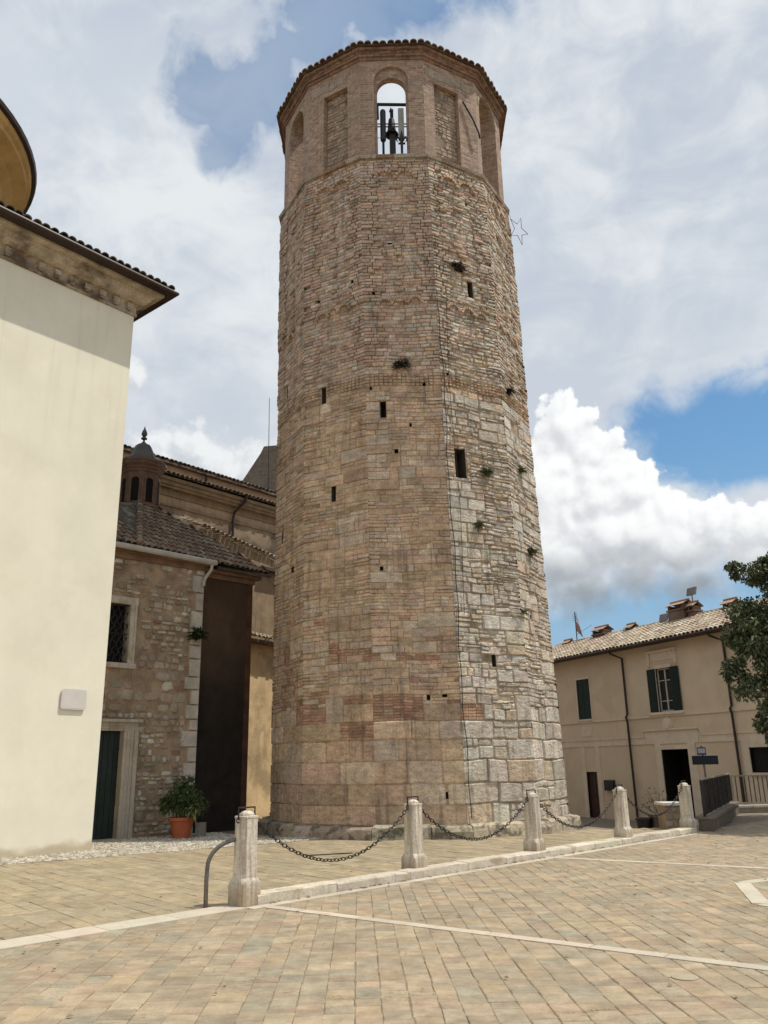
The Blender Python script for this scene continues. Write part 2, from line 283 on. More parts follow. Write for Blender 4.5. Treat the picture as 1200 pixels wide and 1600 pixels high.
# ------------------------------------------------------------------ helpers
def V3(*a): return np.array(a, float)
class MB:
    def __init__(s): s.v = []; s.f = []; s.c = []
    def face(s, pts, col=(.5, .5, .5)):
        i = len(s.v); s.v += [tuple(p) for p in pts]; s.f.append(tuple(range(i, i+len(pts)))); s.c.append(col)
    def raw(s, vs, fs, col=(.5, .5, .5)):
        i = len(s.v); s.v += [tuple(p) for p in vs]
        for f in fs: s.f.append(tuple(i+k for k in f)); s.c.append(col)
    def box(s, c, e1, e2, e3, col=(.5, .5, .5)):
        """c = centre, e1,e2,e3 = half-extent vectors"""
        c, e1, e2, e3 = map(lambda q: np.array(q, float), (c, e1, e2, e3))
        if np.dot(np.cross(e1, e2), e3) < 0: e1 = -e1
        vs = [c+a*e1+b*e2+d*e3 for d in (-1, 1) for b in (-1, 1) for a in (-1, 1)]
        s.raw(vs, [(0, 2, 3, 1), (4, 5, 7, 6), (0, 1, 5, 4), (2, 6, 7, 3), (0, 4, 6, 2), (1, 3, 7, 5)], col)
    def aabb(s, a, b, col=(.5, .5, .5)):
        a, b = np.array(a, float), np.array(b, float); h = (b-a)/2
        s.box((a+b)/2, (h[0], 0, 0), (0, h[1], 0), (0, 0, h[2]), col)
    def prism(s, poly, fn, d0, d1, col=(.5, .5, .5)):
        """poly of (s,z); fn(s,z,d)->xyz; outward is +d; poly anticlockwise seen from outside with s to the right"""
        n = len(poly)
        fr = [fn(a, b, d1) for a, b in poly]; bk = [fn(a, b, d0) for a, b in poly]
        s.raw(fr+bk, [tuple(range(n)), tuple(range(2*n-1, n-1, -1))]+[(i, n+i, n+(i+1) % n, (i+1) % n) for i in range(n)], col)
    def tube(s, pts, r, n=8, col=(.5, .5, .5), closed=False):
        pts = [np.array(p, float) for p in pts]; rings = []; m = len(pts)
        rr = r if hasattr(r, '__len__') else [r]*m
        prev = None
        for i, p in enumerate(pts):
            if closed: t = pts[(i+1) % m]-pts[i-1]
            else: t = pts[min(i+1, m-1)]-pts[max(i-1, 0)]
            t = t/(np.linalg.norm(t)+1e-9)
            if prev is None:
                a = np.cross(t, (0, 0, 1.)); 
                if np.linalg.norm(a) < .2: a = np.cross(t, (1., 0, 0))
            else: a = prev-t*np.dot(prev, t)
            a /= np.linalg.norm(a)+1e-9; prev = a; b = np.cross(t, a)
            rings.append([p+rr[i]*(a*math.cos(2*math.pi*k/n)+b*math.sin(2*math.pi*k/n)) for k in range(n)])
        vs = [q for rg in rings for q in rg]; fs = []
        for i in range(m if closed else m-1):
            for k in range(n):
                a0 = i*n+k; a1 = i*n+(k+1) % n; b0 = ((i+1) % m)*n+k; b1 = ((i+1) % m)*n+(k+1) % n
                fs.append((a0, a1, b1, b0))
        if not closed: fs += [tuple(range(n-1, -1, -1)), tuple((m-1)*n+k for k in range(n))]
        s.raw(vs, fs, col)
    def lathe(s, c, prof, n=16, col=(.5, .5, .5), a0=0., sq=None):
        c = np.array(c, float); vs = []; 
        for r, z in prof:
            for k in range(n):
                a = a0+2*math.pi*k/n; vs.append(c+V3(r*math.cos(a), r*math.sin(a), z))
        fs = []
        for i in range(len(prof)-1):
            for k in range(n): fs.append((i*n+k, i*n+(k+1) % n, (i+1)*n+(k+1) % n, (i+1)*n+k))
        fs.append(tuple(range(n-1, -1, -1))); fs.append(tuple((len(prof)-1)*n+k for k in range(n)))
        s.raw(vs, fs, col)
    def build(s, name, m, parent=None, label=None, smooth=False, world=True, kind=None):
        v = np.array(s.v, float)
        me = bpy.data.meshes.new(name)
        if parent is not None and world:
            root = parent; off = np.array(root.location, float)
            while root.parent: root = root.parent; off = off+np.array(root.location, float)
            vl = v-off
        else: vl = v
        me.from_pydata(vl.tolist(), [], s.f)
        # metre uv
        nl = len(me.loops); tot = np.zeros(len(me.polygons), int); me.polygons.foreach_get('loop_total', tot)
        nor = np.zeros(len(me.polygons)*3); me.polygons.foreach_get('normal', nor); nor = nor.reshape(-1, 3)
        li = np.zeros(nl, int); me.loops.foreach_get('vertex_index', li)
        fi = np.repeat(np.arange(len(tot)), tot); N = nor[fi]; P = v[li]
        h = np.hypot(N[:, 0], N[:, 1]); vert = h > .5; hh = np.maximum(h, 1e-6)
        U = np.where(vert, (-N[:, 1]*P[:, 0]+N[:, 0]*P[:, 1])/hh, P[:, 0]); Vv = np.where(vert, P[:, 2], P[:, 1])
        uv = me.uv_layers.new(name='UVMap'); uv.data.foreach_set('uv', np.stack([U, Vv], 1).astype(np.float32).ravel())
        ca = me.color_attributes.new('Col', 'FLOAT_COLOR', 'CORNER')
        cc = np.ones((nl, 4), np.float32); cc[:, :3] = np.array(s.c, np.float32)[fi]; ca.data.foreach_set('color', cc.ravel())
        if smooth: me.polygons.foreach_set('use_smooth', [True]*len(me.polygons))
        me.materials.append(M[m] if isinstance(m, str) else m); me.update()
        o = bpy.data.objects.new(name, me); sc.collection.objects.link(o)
        if parent is not None: o.parent = parent
        if label: o['label'] = label
        if kind: o['kind'] = kind
        return o
def thing(name, label, cat, loc=(0, 0, 0), rz=0, group=None):
    o = bpy.data.objects.new(name, None); sc.collection.objects.link(o); o.location = loc; o.rotation_euler = (0, 0, rz)
    o.empty_display_size = .3; o['label'] = label; o['category'] = cat
    if group: o['group'] = group
    return o
def tag(o, label, cat, group=None):
    o['label'] = label; o['category'] = cat
    if group: o['group'] = group
    return o
def mixc(a, b, t): return tuple(x+(y-x)*t for x, y in zip(a, b))
def jit(c, a=.12):
    k = 1+random.uniform(-a, a); return tuple(max(0, x*k*(1+random.uniform(-a*.25, a*.25))) for x in c)
def wall_frame(P, d):
    """vertical wall through P along unit d, outward normal to the right-hand side of d; returns fn(s,z,depth)"""
    P = np.array([P[0], P[1], 0.]); d = np.array([d[0], d[1], 0.]); n = np.array([d[1], -d[0], 0.])
    return lambda s, z, dep=0.: P+d*s+n*dep+V3(0, 0, z)
def bx(mb, fn, s0, s1, z0, z1, d0, d1, col=(.5, .5, .5)):
    mb.prism([(s0, z0), (s1, z0), (s1, z1), (s0, z1)], fn, d0, d1, col)
def holed_wall(mb, fn, s0, s1, z0, z1, d, openings, col=(.5, .5, .5), wf=None):
    """flat wall sheet with rectangular openings (a0,a1,b0,b1)"""
    zs = sorted({z0, z1, *[o[2] for o in openings], *[o[3] for o in openings]}); zs = [z for z in zs if z0 <= z <= z1]
    for a, b in zip(zs[:-1], zs[1:]):
        m = (a+b)/2; cuts = sorted([(o[0], o[1]) for o in openings if o[2] < m < o[3]]); cur = s0
        for c0, c1 in cuts+[(s1, s1)]:
            if c0 > cur+1e-6: mb.face([fn(cur, a, d), fn(c0, a, d), fn(c0, b, d), fn(cur, b, d)], col)
            cur = max(cur, c1)
def reveal(mb, fn, o, d0, d1, col=(.5, .5, .5)):
    a0, a1, b0, b1 = o
    q = [(a0, b0), (a1, b0), (a1, b1), (a0, b1)]
    for i in range(4):
        (p, r), (p2, r2) = q[i], q[(i+1) % 4]
        mb.face([fn(p, r, d1), fn(p, r, d0), fn(p2, r2, d0), fn(p2, r2, d1)], col)
    mb.face([fn(a0, b0, d0), fn(a1, b0, d0), fn(a1, b1, d0), fn(a0, b1, d0)], col)
def stone(mb, fn, s0, s1, z0, z1, dep, back, col, inset, rough=.01, jitter=0., el=False, er=False):
    """one roughly dressed stone: 4x4 vertex grid, edges sunk to the mortar"""
    ii = min(inset, (s1-s0)*.3, (z1-z0)*.3)
    ss = [s0, s0+ii, s1-ii, s1]; zz = [z0, z0+ii, z1-ii, z1]; vs = []
    J = jitter
    jc = [(random.uniform(-J, J), random.uniform(-J, J)) for _ in range(4)]
    tilt = random.uniform(-rough, rough); tz = random.uniform(-rough, rough)*.7
    for j in range(4):
        for i in range(4):
            edge = i in (0, 3) or j in (0, 3)
            if j in (1, 2) and ((i == 0 and el) or (i == 3 and er)): edge = False
            q = jc[(1 if i > 1 else 0)+(2 if j > 1 else 0)]
            d = back if edge else dep+tilt*(i-1.5)*.6+tz*(j-1.5)+random.uniform(-rough, rough)*.6
            sx, zx = ss[i], zz[j]
            if edge and (i in (0, 3)) and (j in (0, 3)) and J:
                sx += (ii*.6 if i == 0 else -ii*.6); zx += (ii*.6 if j == 0 else -ii*.6)
            if (i == 0 and el) or (i == 3 and er): q = (0, q[1]); sx = ss[i]; d = d if edge else dep
            vs.append(fn(sx+q[0], zx+q[1], d))
    fs = [(j*4+i, j*4+i+1, (j+1)*4+i+1, (j+1)*4+i) for j in range(3) for i in range(3)]
    mb.raw(vs, fs, col)
def pebble(mb, fn, s0, s1, z0, z1, dep, back, col):
    n = 9; cs, cz = (s0+s1)/2, (z0+z1)/2; hs, hz = (s1-s0)/2, (z1-z0)/2; vs = []; pw = random.uniform(.45, .8)
    rr_ = [random.uniform(.84, 1.06) for _ in range(n)]; a0 = random.random()
    for (sc__, d) in ((1., back), (.84, dep*.8+back*.2), (.5, dep)):
        for i in range(n):
            a = a0+2*math.pi*i/n; ca, sa = math.cos(a), math.sin(a)
            x = math.copysign(abs(ca)**pw, ca)*hs*rr_[i]*sc__; y = math.copysign(abs(sa)**pw, sa)*hz*rr_[i]*sc__
            vs.append(fn(cs+x, cz+y, d+(random.uniform(-.006, .006) if sc__ < 1 else 0)))
    fs = [(j*n+i, j*n+(i+1) % n, (j+1)*n+(i+1) % n, (j+1)*n+i) for j in range(2) for i in range(n)]+[tuple(range(2*n, 3*n))]
    mb.raw(vs, fs, col)
def rough_box(mb, fn, s0, s1, z0, z1, d0, d1, col, j=.02, r=.04):
    """block with worn rounded top and front edges"""
    prof = [(d0, z0), (d1, z0), (d1+random.uniform(-j, j), z1-r*1.4), (d1-r*.5, z1-r*.35), (d1-r*1.4, z1+random.uniform(-j, j)*.4), (d0, z1)]
    k = max(2, int((s1-s0)/.3)+1); vs = []
    for i in range(k+1):
        s = s0+(s1-s0)*i/k; e = (i in (0, k))
        for q, (d, z) in enumerate(prof):
            ds = 0
            if 0 < q < 5: d += random.uniform(-j, j)*.8-(r*.35 if e else 0); z += (random.uniform(-j, j)*.5-(r*.3 if e else 0)) if q > 1 else 0
            vs.append(fn(s, z, d))
    n = len(prof); fs = []
    for i in range(k):
        for q in range(n-1): fs.append((i*n+q, i*n+q+1, (i+1)*n+q+1, (i+1)*n+q)[::-1])
    fs.append(tuple(range(n))[::-1]); fs.append(tuple(k*n+q for q in range(n)))
    mb.raw(vs, fs, col)
def tiles(mb, O, e, s, cols, rows, cw=.2, rl=.34, inside=None, colf=None, r=None, seg=5, lift=.02, low=None):
    """barrel tiles; O eave origin, e unit along eave, s unit up the slope"""
    O, e, s = (np.array(q, float) for q in (O, e, s)); n = np.cross(e, s); 
    if n[2] < 0: n = -n
    r = r or cw*.47
    for c in range(cols):
        for k in range(rows):
            jx = random.uniform(-.012, .012); js = random.uniform(-.02, .02)
            u = (c+.5)*cw+jx; v0 = k*rl+js; v1 = v0+rl*1.12
            if inside and not inside(u, v0+rl*.5): continue
            sk = random.uniform(-.05, .05); col = colf() if colf else (.4, .3, .2)
            vs = []
            for (v, rr, lf) in ((v0, r, lift+.018), (v1, r*.80, lift)):
                for i in range(seg+1):
                    a = math.pi*i/seg
                    vs.append(O+e*(u+sk*(v-v0)+rr*math.cos(a))+s*v+n*(rr*.8*math.sin(a)+lf))
            m = seg+1
            fs = [(i, i+1, m+i+1, m+i) for i in range(seg)]
            # thickness lip at the lower end
            i0 = len(vs)
            for i in range(seg+1):
                a = math.pi*i/seg; vs.append(O+e*(u+r*.80*math.cos(a))+s*(v0+.004)+n*(r*.8*.80*math.sin(a)+lift+.006))
            fs += [(i, i0+i, i0+i+1, i+1) for i in range(seg)]
            mb.raw(vs, fs, col)

# ------------------------------------------------------------------ ground
DL = np.array([.683, .730]); NL = np.array([.730, -.683]); PL = np.array([-1.77, 10.87])   # the line of posts
def street_z(x, y):
    t = min(max((y-20.8)/15., 0), 1)
    side = (x-7.3)-(y-20.2)*.485          # left of the railing line is negative
    m = 1. if (side < 0 or y > 27.2) else 0.
    if x < 4.2: m *= max(0, min(1, (x-2.4)/1.8))
    return -1.2*t*m
def grid_sheet(xs, ys, zf):
    mb = MB(); nx, ny = len(xs), len(ys)
    vs = [(x, y, zf(x, y)) for y in ys for x in xs]
    mb.raw(vs, [(j*nx+i, j*nx+i+1, (j+1)*nx+i+1, (j+1)*nx+i) for j in range(ny-1) for i in range(nx-1)]); return mb
xs = sorted(set([-1500, -400, -100, -40]+[round(-20+.5*i, 2) for i in range(100)]+[40, 100, 400, 1500]))
ys = sorted(set([-1500, -400, -100, -40, -15]+[round(-4+.5*i, 2) for i in range(100)]+[60, 100, 400, 1500]))
gz = grid_sheet(xs, ys, lambda x, y: street_z(x, y)-.045)
gz.build('ground', 'joint', kind='structure')
xs2 = [round(2.4+.3*i, 2) for i in range(60)]; ys2 = [round(19.5+.3*i, 2) for i in range(80)]
st = grid_sheet(xs2, ys2, lambda x, y: street_z(x, y)-.022)
st.build('street', 'street', kind='structure')

def clip(poly, a, b, c):
    """keep a*x+b*y+c>=0"""
    out = []
    for i in range(len(poly)):
        p, q = poly[i], poly[(i+1) % len(poly)]; fp = a*p[0]+b*p[1]+c; fq = a*q[0]+b*q[1]+c
        if fp >= 0: out.append(p)
        if fp*fq < 0: t = fp/(fp-fq); out.append((p[0]+(q[0]-p[0])*t, p[1]+(q[1]-p[1])*t))
    return out
SL = [(.35, .275, .182), (.362, .278, .175), (.33, .275, .192), (.31, .272, .195), (.37, .298, .198), (.36, .268, .182), (.338, .27, .184), (.315, .257, .178), (.35, .275, .182), (.325, .252, .172)]
def slabs(mb, org, d, halfs, box, roww, ll, z=0., pal=SL, gap=.003, keep=None):
    d = np.array(d, float); d /= np.linalg.norm(d); n = np.array([d[1], -d[0]]); org = np.array(org, float)
    s0, s1, t0, t1 = box; t = t0
    while t < t1:
        w_ = random.choice(roww)*random.uniform(.94, 1.06); s = s0+random.uniform(-.5, 0)
        while s < s1:
            l = random.uniform(*ll)
            g = gap*random.uniform(.5, 1.6); j = lambda: random.uniform(-.004, .004)
            h_ = g*.45; j2 = lambda: random.uniform(-.007, .007); q = [(s+g+j(), t+h_+j2()), (s+l-g+j(), t+h_+j2()), (s+l-g+j(), t+w_-h_+j2()), (s+g+j(), t+w_-h_+j2())]
            P = [tuple(org+d*a+n*b) for a, b in q]
            if keep is None or keep(*(org+d*(s+l/2)+n*(t+w_/2))):
                for h in halfs:
                    P = clip(P, *h)
                    if len(P) < 3: break
                if len(P) >= 3:
                    c = np.mean(P, axis=0); zz = z+random.uniform(-.003, .002); tx, ty = random.uniform(-.008, .008), random.uniform(-.008, .008)
                    ar = sum(P[i][0]*P[(i+1) % len(P)][1]-P[(i+1) % len(P)][0]*P[i][1] for i in range(len(P)))
                    if ar < 0: P = P[::-1]
                    b = .88 if min(l, w_) > .1 else .8
                    inn = []; 
                    for p in P:
                        v = np.array(p)-c; L = np.linalg.norm(v)+1e-6; inn.append(c+v*max(0, (L-.012)/L))
                    k = len(P)
                    vs = [(p[0], p[1], zz+tx*(p[0]-c[0])+ty*(p[1]-c[1])) for p in inn]+[(p[0], p[1], zz-.006) for p in P]+[(p[0], p[1], zz-.03) for p in P]
                    k_ = 1+random.uniform(-.12, .09); col = tuple(x*k_ for x in random.choice(pal))
                    mb.raw(vs, [tuple(range(k))]+[(k+i, k+(i+1) % k, (i+1) % k, i) for i in range(k)]+[(2*k+i, 2*k+(i+1) % k, k+(i+1) % k, k+i) for i in range(k)], col)
            s += l
        t += w_
cL = -(NL@PL)   # NL.p + cL >= 0 : piazza side
bear = R(-2); dr = (math.sin(bear), math.cos(bear))
mb = MB()
def keep_low(x, y):
    return y < 27 and (x-7.3)-(y-20.2)*.485 > -.6 or y < 20.3
slabs(mb, (0, 0), dr, [(NL[0], NL[1], cL)], (2.2, 27, -8, 19), [.16, .19, .22, .25, .2], (.12, .34), keep=keep_low)
mb.build('piazza_paving', 'slab', kind='structure')
mb = MB()
d2 = (.64, -.768)
def keep_up(x, y): return y < 21.5 and x < 8 and not (((x-.78)**2+(y-23.49)**2) < 14) and y > 2
slabs(mb, (-6, 14), d2, [(-NL[0], -NL[1], -cL)], (-14, 16, -18, 12), [.22, .25, .25], (.35, .95), keep=keep_up, gap=.0045, pal=[(.34, .272, .172), (.325, .27, .178), (.35, .28, .178), (.33, .275, .182), (.31, .252, .158)])
mb.build('upper_paving', 'slab', kind='structure')
bed = MB(); bed.face([(-22, -9, -.0095), (27, -9, -.0095), (27, 20.2, -.0095), (-22, 20.2, -.0095)]); bed.build('paving_joints', 'joint', kind='structure')
# pale travertine bands let into the paving
def band(mb, a, b, wd, z=.006, l=(.5, 1.1), base=(.50, .445, .35)):
    a, b = np.array(a, float), np.array(b, float); L = np.linalg.norm(b-a); d = (b-a)/L; n = np.array([-d[1], d[0]]); s = 0
    while s < L:
        e = min(L, s+random.uniform(*l)); g = .004
        P = [a+d*(s+g)-n*wd/2, a+d*(e-g)-n*wd/2, a+d*(e-g)+n*wd/2, a+d*(s+g)+n*wd/2]
        zz = z+random.uniform(-.001, .001)
        mb.raw([(*p, zz) for p in P]+[(*p, -.03) for p in P], [(0, 1, 2, 3), (4, 5, 1, 0), (5, 6, 2, 1), (6, 7, 3, 2), (7, 4, 0, 3)], jit(base, .10)); s = e
mb = MB()
band(mb, PL+NL*.0-DL*.1, PL-DL*14, .40)
band(mb, PL+NL*.24-DL*.1, PL+NL*.24+DL*12.6, .16, .005)
band(mb, (-1.50, 10.78), (3.02, 7.28), .15); band(mb, (3.02, 7.28), (7.5, 3.81), .17, .0065)
band(mb, (2.66, 15.52), (5.7, 13.45), .17); band(mb, (5.7, 13.45), (11, 9.8), .17, .0065)
o0 = np.array([2.44, 6.02]); band(mb, o0-DL*4, o0+DL*5+NL*.0, .0, .0) if False else None
band(mb, o0+NL*.27-DL*5, o0+NL*.27+DL*.62, .5, .008, base=(.56, .45, .35))
cx_, cy_, R_ = 6.50, 10.60, 2.3
for k in range(8):
    a, b = R(90+97+45*k), R(90+97+45*(k+1)); band(mb, (cx_+R_*math.cos(a), cy_+R_*math.sin(a)), (cx_+R_*math.cos(b), cy_+R_*math.sin(b)), .2, .007+.0006*(k % 2))
mb.build('travertine_bands', 'stripe', kind='structure')
# raised kerb joining the posts
POSTS = [(-1.77, 10.92), (.363, 13.40), (2.53, 15.56), (4.72, 17.90), (6.775, 20.05)]
kb = MB(); kerbfn = wall_frame((PL[0], PL[1]), DL)
s = .12
while s < 12.6:
    l = random.uniform(.8, 1.5); rough_box(kb, kerbfn, s+.004, min(s+l, 12.62)-.004, -.04, .115+random.uniform(-.006, .006), -.13, .125, jit((.56, .50, .40), .1), .006, .015); s += l
for f in [0]: pass
kb.build('kerb', 'beige_stone', kind='structure')
# cobbled strip under the old walls
cb = MB(); cob_a = np.array([-6.89, 15.76]); cdir = np.array([4.29, 3.34]); cdir /= np.linalg.norm(cdir); cn = np.array([-cdir[1], cdir[0]])
def inside_left(x, y):
    return ((x+6.08)*.766+(y-18.08)*-.643) < 0 and ((x+6.08)*.643+(y-18.08)*.766) < 0
for i in range(160):
    for j in range(60):
        s_ = -3+i*.085+random.uniform(-.02, .02); t_ = j*.075+random.uniform(-.018, .018)+.03*math.sin(s_*3)
        p = cob_a+cdir*s_+cn*t_
        if inside_left(*p) or math.hypot(p[0]-.78, p[1]-23.49) < 4.2: continue
        if s_ > 6.0 and t_ > .55+(.5 if s_ < 7.6 else 0): continue
        if t_ > 3.6: continue
        col = jit(random.choice([(.46, .41, .32), (.52, .47, .38), (.38, .33, .25), (.57, .53, .44)]), .14); k = 6; a0 = random.random()*6
        rx, ry = random.uniform(.03, .05), random.uniform(.025, .036); hh = random.uniform(.012, .034)
        vs = [(p[0]+cdir[0]*rx*math.cos(a0*0+q)+cn[0]*ry*math.sin(q), p[1]+cdir[1]*rx*math.cos(q)+cn[1]*ry*math.sin(q), .004) for q in [2*math.pi*z/k for z in range(k)]]
        vs += [((v[0]-p[0])*.6+p[0], (v[1]-p[1])*.6+p[1], .004+hh) for v in vs[:k]]
        cb.raw(vs, [(z, (z+1) % k, k+(z+1) % k, k+z) for z in range(k)]+[tuple(range(k, 2*k))], col)
cb.build('cobbled_strip', 'cobble', kind='structure')
cm = MB(); P = [cob_a-cdir*3, cob_a+cdir*11, cob_a+cdir*11+cn*3.6, cob_a-cdir*3+cn*3.6]
P = [cob_a-cdir*3, cob_a+cdir*6.1, cob_a+cdir*6.1+cn*3.7, cob_a-cdir*3+cn*3.7]
cm.face([(*p, .0045) for p in P]); P = [cob_a+cdir*6.1, cob_a+cdir*9, cob_a+cdir*9+cn*.6, cob_a+cdir*6.1+cn*.6]; cm.face([(*p, .0045) for p in P])
cm.build('cobble_bed', mat('cobble_sand', (.34, .29, .21), var=.2, bump=.4), kind='structure')
# drain and covers
o = MB(); fnf = lambda s, z, d=0.: V3(-1.13+s*.93+z*-.36*0, 16.6+s*.36+z, d)
o.prism([(-.46, -.05), (.46, -.05), (.46, .05), (-.46, .05)], fnf, -.02, .009)
for k in range(18): o.prism([(-.42+k*.048, -.035), (-.395+k*.048, -.035), (-.395+k*.048, .035), (-.42+k*.048, .035)], fnf, .009, .014)
tag(o.build('drain_grate', 'iron'), 'narrow dark iron drain grate in the paving behind the first chain', 'drain')
o = MB(); o.lathe((2.24, 7.10, 0), [(.10, -.02), (.10, .004), (.085, .006), (.0, .006)], 20, (.37, .31, .21))
tag(o.build('access_cover', 'stripe'), 'small round pale access cover set in the paving near the front stripe', 'cover')

# ------------------------------------------------------------------ TOWER
TC = (.78, 23.49)
tower = thing('bell_tower', 'tall twelve sided medieval stone bell tower with open brick belfry', 'tower', (TC[0], TC[1], 0))
def tv(k, Rr, z):
    t = z/18.12; a = R(-75.83+30*k); return V3(TC[0]-.28*t+Rr*math.sin(a), TC[1]-.354*t-Rr*math.cos(a), z)
def Rs(z): return 3.94-.28*z/18.
c15 = math.cos(R(15))
def face_fn(k, Rf):
    a = R(-75.83+30*k+15); n = V3(math.sin(a), -math.cos(a), 0)
    def fn(u, z, d=0.):
        A, B = tv(k, Rf(z), z), tv(k+1, Rf(z), z)
        uu = .5+(u-.5)*(1+d/(Rf(z)*c15))
        return A+(B-A)*uu+n*d
    return fn
# courses shared by all faces
rows = []; z = .26
while z < 17.98:
    if z < 2.6: h = random.uniform(.36, .50)
    elif z < 5.2: h = random.choice([.2, .26, .3, .34, .16])
    elif z < 8: h = random.choice([.17, .22, .27, .3])
    elif z < 11: h = random.choice([.15, .19, .23, .26])
    elif z < 11.35: h = .085
    else: h = random.uniform(.085, .125)
    h = min(h, 18.0-z); 
    if h < .04: break
    rows.append((z, z+h)); z += h
# openings (u0,u1,z0,z1) in fractions of the face width
W2 = 2.0
OPEN = {0: [(.28, .35, 11.6, 12.1), (.20, .26, 7.45, 7.95), (.56, .66, 6.45, 6.65)],
        1: [(.27, .35, 10.85, 11.33), (.43, .50, 8.05, 8.6), (.2, .25, 10.6, 10.68), (.80, .84, 14.2, 14.3), (.2, .25, 13.9, 14.02)],
        2: [(.18, .26, 10.12, 10.6), (.76, .80, 10.98, 11.1), (.56, .59, 9.85, 9.95), (.05, .08, 10.9, 11.0), (.35, .40, 9.12, 9.25), (.12, .16, 13.7, 13.8), (.36, .42, 15.25, 15.34), (.12, .16, 6.1, 6.2), (.62, .66, 3.0, 3.12), (.80, .86, 3.06, 3.18), (.70, .73, 2.75, 2.83), (.78, .81, .82, .97)],
        3: [(.15, .32, 8.5, 9.32), (.57, .66, 13.9, 14.4), (.36, .50, 14.62, 14.78), (.50, .56, 3.79, 4.08), (.10, .14, 11.3, 11.4), (.3, .34, 5.5, 5.6), (.64, .70, 16.9, 17.0), (.42, .50, 7.25, 7.4)],
        4: [(.22, .36, 11.32, 11.50), (.40, .50, 9.2, 9.35), (.55, .62, 6.9, 7.05), (.3, .36, 5.1, 5.22), (.5, .55, 9.9, 10.02)],
        5: [(.3, .5, 8.2, 8.4), (.3, .45, 10.4, 10.6)]}
PIN = (.61, .43, .335); TAN = (.63, .46, .305); BRN = (.40, .29, .20); GRY = (.52, .465, .395); LIG = (.66, .58, .46); RED = (.43, .245, .165); WHT = (.68, .63, .54)
def vnoise(x, y, z):
    return (math.sin(x*2.3+y*1.1+1.7)+math.sin(y*3.1-x*1.3+z*2.)+math.sin(x*5.1+y*4.3-z)*.6)/2.6
def isbrick(c): return c[0] > 1.68*c[1]
def stone_col(k, u, z):
    right = k in (3, 4, 5, 6); n = vnoise(u*2+k*2.2, z*.9, k); r = random.random()  # right faces get paler stone, partly standing in for their sunlight
    if z > 11.35:
        if right: c = random.choice([GRY, LIG, LIG, WHT, PIN, TAN]); base = (.56, .50, .415)
        else: c = random.choice([PIN, GRY, TAN, PIN, BRN, LIG]); base = (.55, .42, .33)
        if r < .04: c = (.46, .26, .18)
        c = mixc(c, base, .30)
    elif z > 10.9: c = mixc(random.choice([PIN, BRN, TAN]), (.5, .37, .25), .5)
    else:
        if right: c = mixc(random.choice([LIG, GRY, LIG, TAN, WHT, WHT]), (.58, .51, .415), .45)
        else: c = mixc(random.choice([TAN, TAN, TAN, PIN, LIG, BRN, GRY]), mixc((.70, .51, .345), (.51, .355, .24), .5+.5*n), .5)
    if z < 5.2:
        if k == 0 and .25 < u and 1.6 < z and n > -.1 and random.random() < .4: c = RED
        if k in (1, 2) and abs(z-4.05-.15*(u-.5)) < .14 and (k == 2 and u < .75 or u > .35) and random.random() < .6: c = RED
        if k == 1 and 2.3 < z < 3.3 and random.random() < .22+.3*(u < .45): c = RED
        if k == 2 and u < .3 and 2.6 < z < 3.0 and random.random() < .6: c = RED
        if k == 3 and u < .55 and 2.6 < z < 2.85 and random.random() < .7: c = RED
        if k == 2 and 4.3 < z < 4.9 and random.random() < .12: c = RED
        if k in (1, 2) and 2.7 < z < 5 and random.random() < .05: c = RED
    return jit(c, .10)
def offset(k, u, z):
    """blind arcading: pilaster strips stand a little proud of the panels above the string course"""
    if 13.45 < z < 17.6: return 0. if (.23 < u < .48 or .53 < u < .78) else .045
    if 11.6 < z < 13.1: return 0. if (.23 < u < .78) else .022
    return .03 if z > 17.6 else 0.
def lenf(z, right):
    if z < 2.6: return random.uniform(.42, 1.0)
    if z < 5.2: return random.uniform(.22, .75)
    if z < 11: return random.uniform(.2, .7)
    if z < 11.35: return .12
    return random.uniform(.12, .38)
def subdivide(a0, a1, b0, b1, hf, lf_, out):
    """irregular coursed ashlar: vertical pieces, each with its own courses, each course cut into stones (metres)"""
    s = a0
    while s < a1-1e-4:
        e = s+random.uniform(.5, 1.3)
        if a1-e < .4: e = a1
        z = b0
        while z < b1-1e-4:
            h = hf((s+e)/2, z)
            if b1-z-h < h*.45: h = b1-z
            q = s
            while q < e-1e-4:
                l = lf_((s+e)/2, z, h)
                if e-q-l < .5*h+.03: l = e-q
                out.append((q, q+l, z, z+h)); q += l
            z += h
        s = e
bands = [.26]
while bands[-1] < 11.0:
    z = bands[-1]; bands.append(z+(random.uniform(.40, .50) if z < 2.5 else random.choice([.26, .36, .48, .6, .75])))
bands[-1] = 11.0
mb = MB(); back = MB(); rec = []
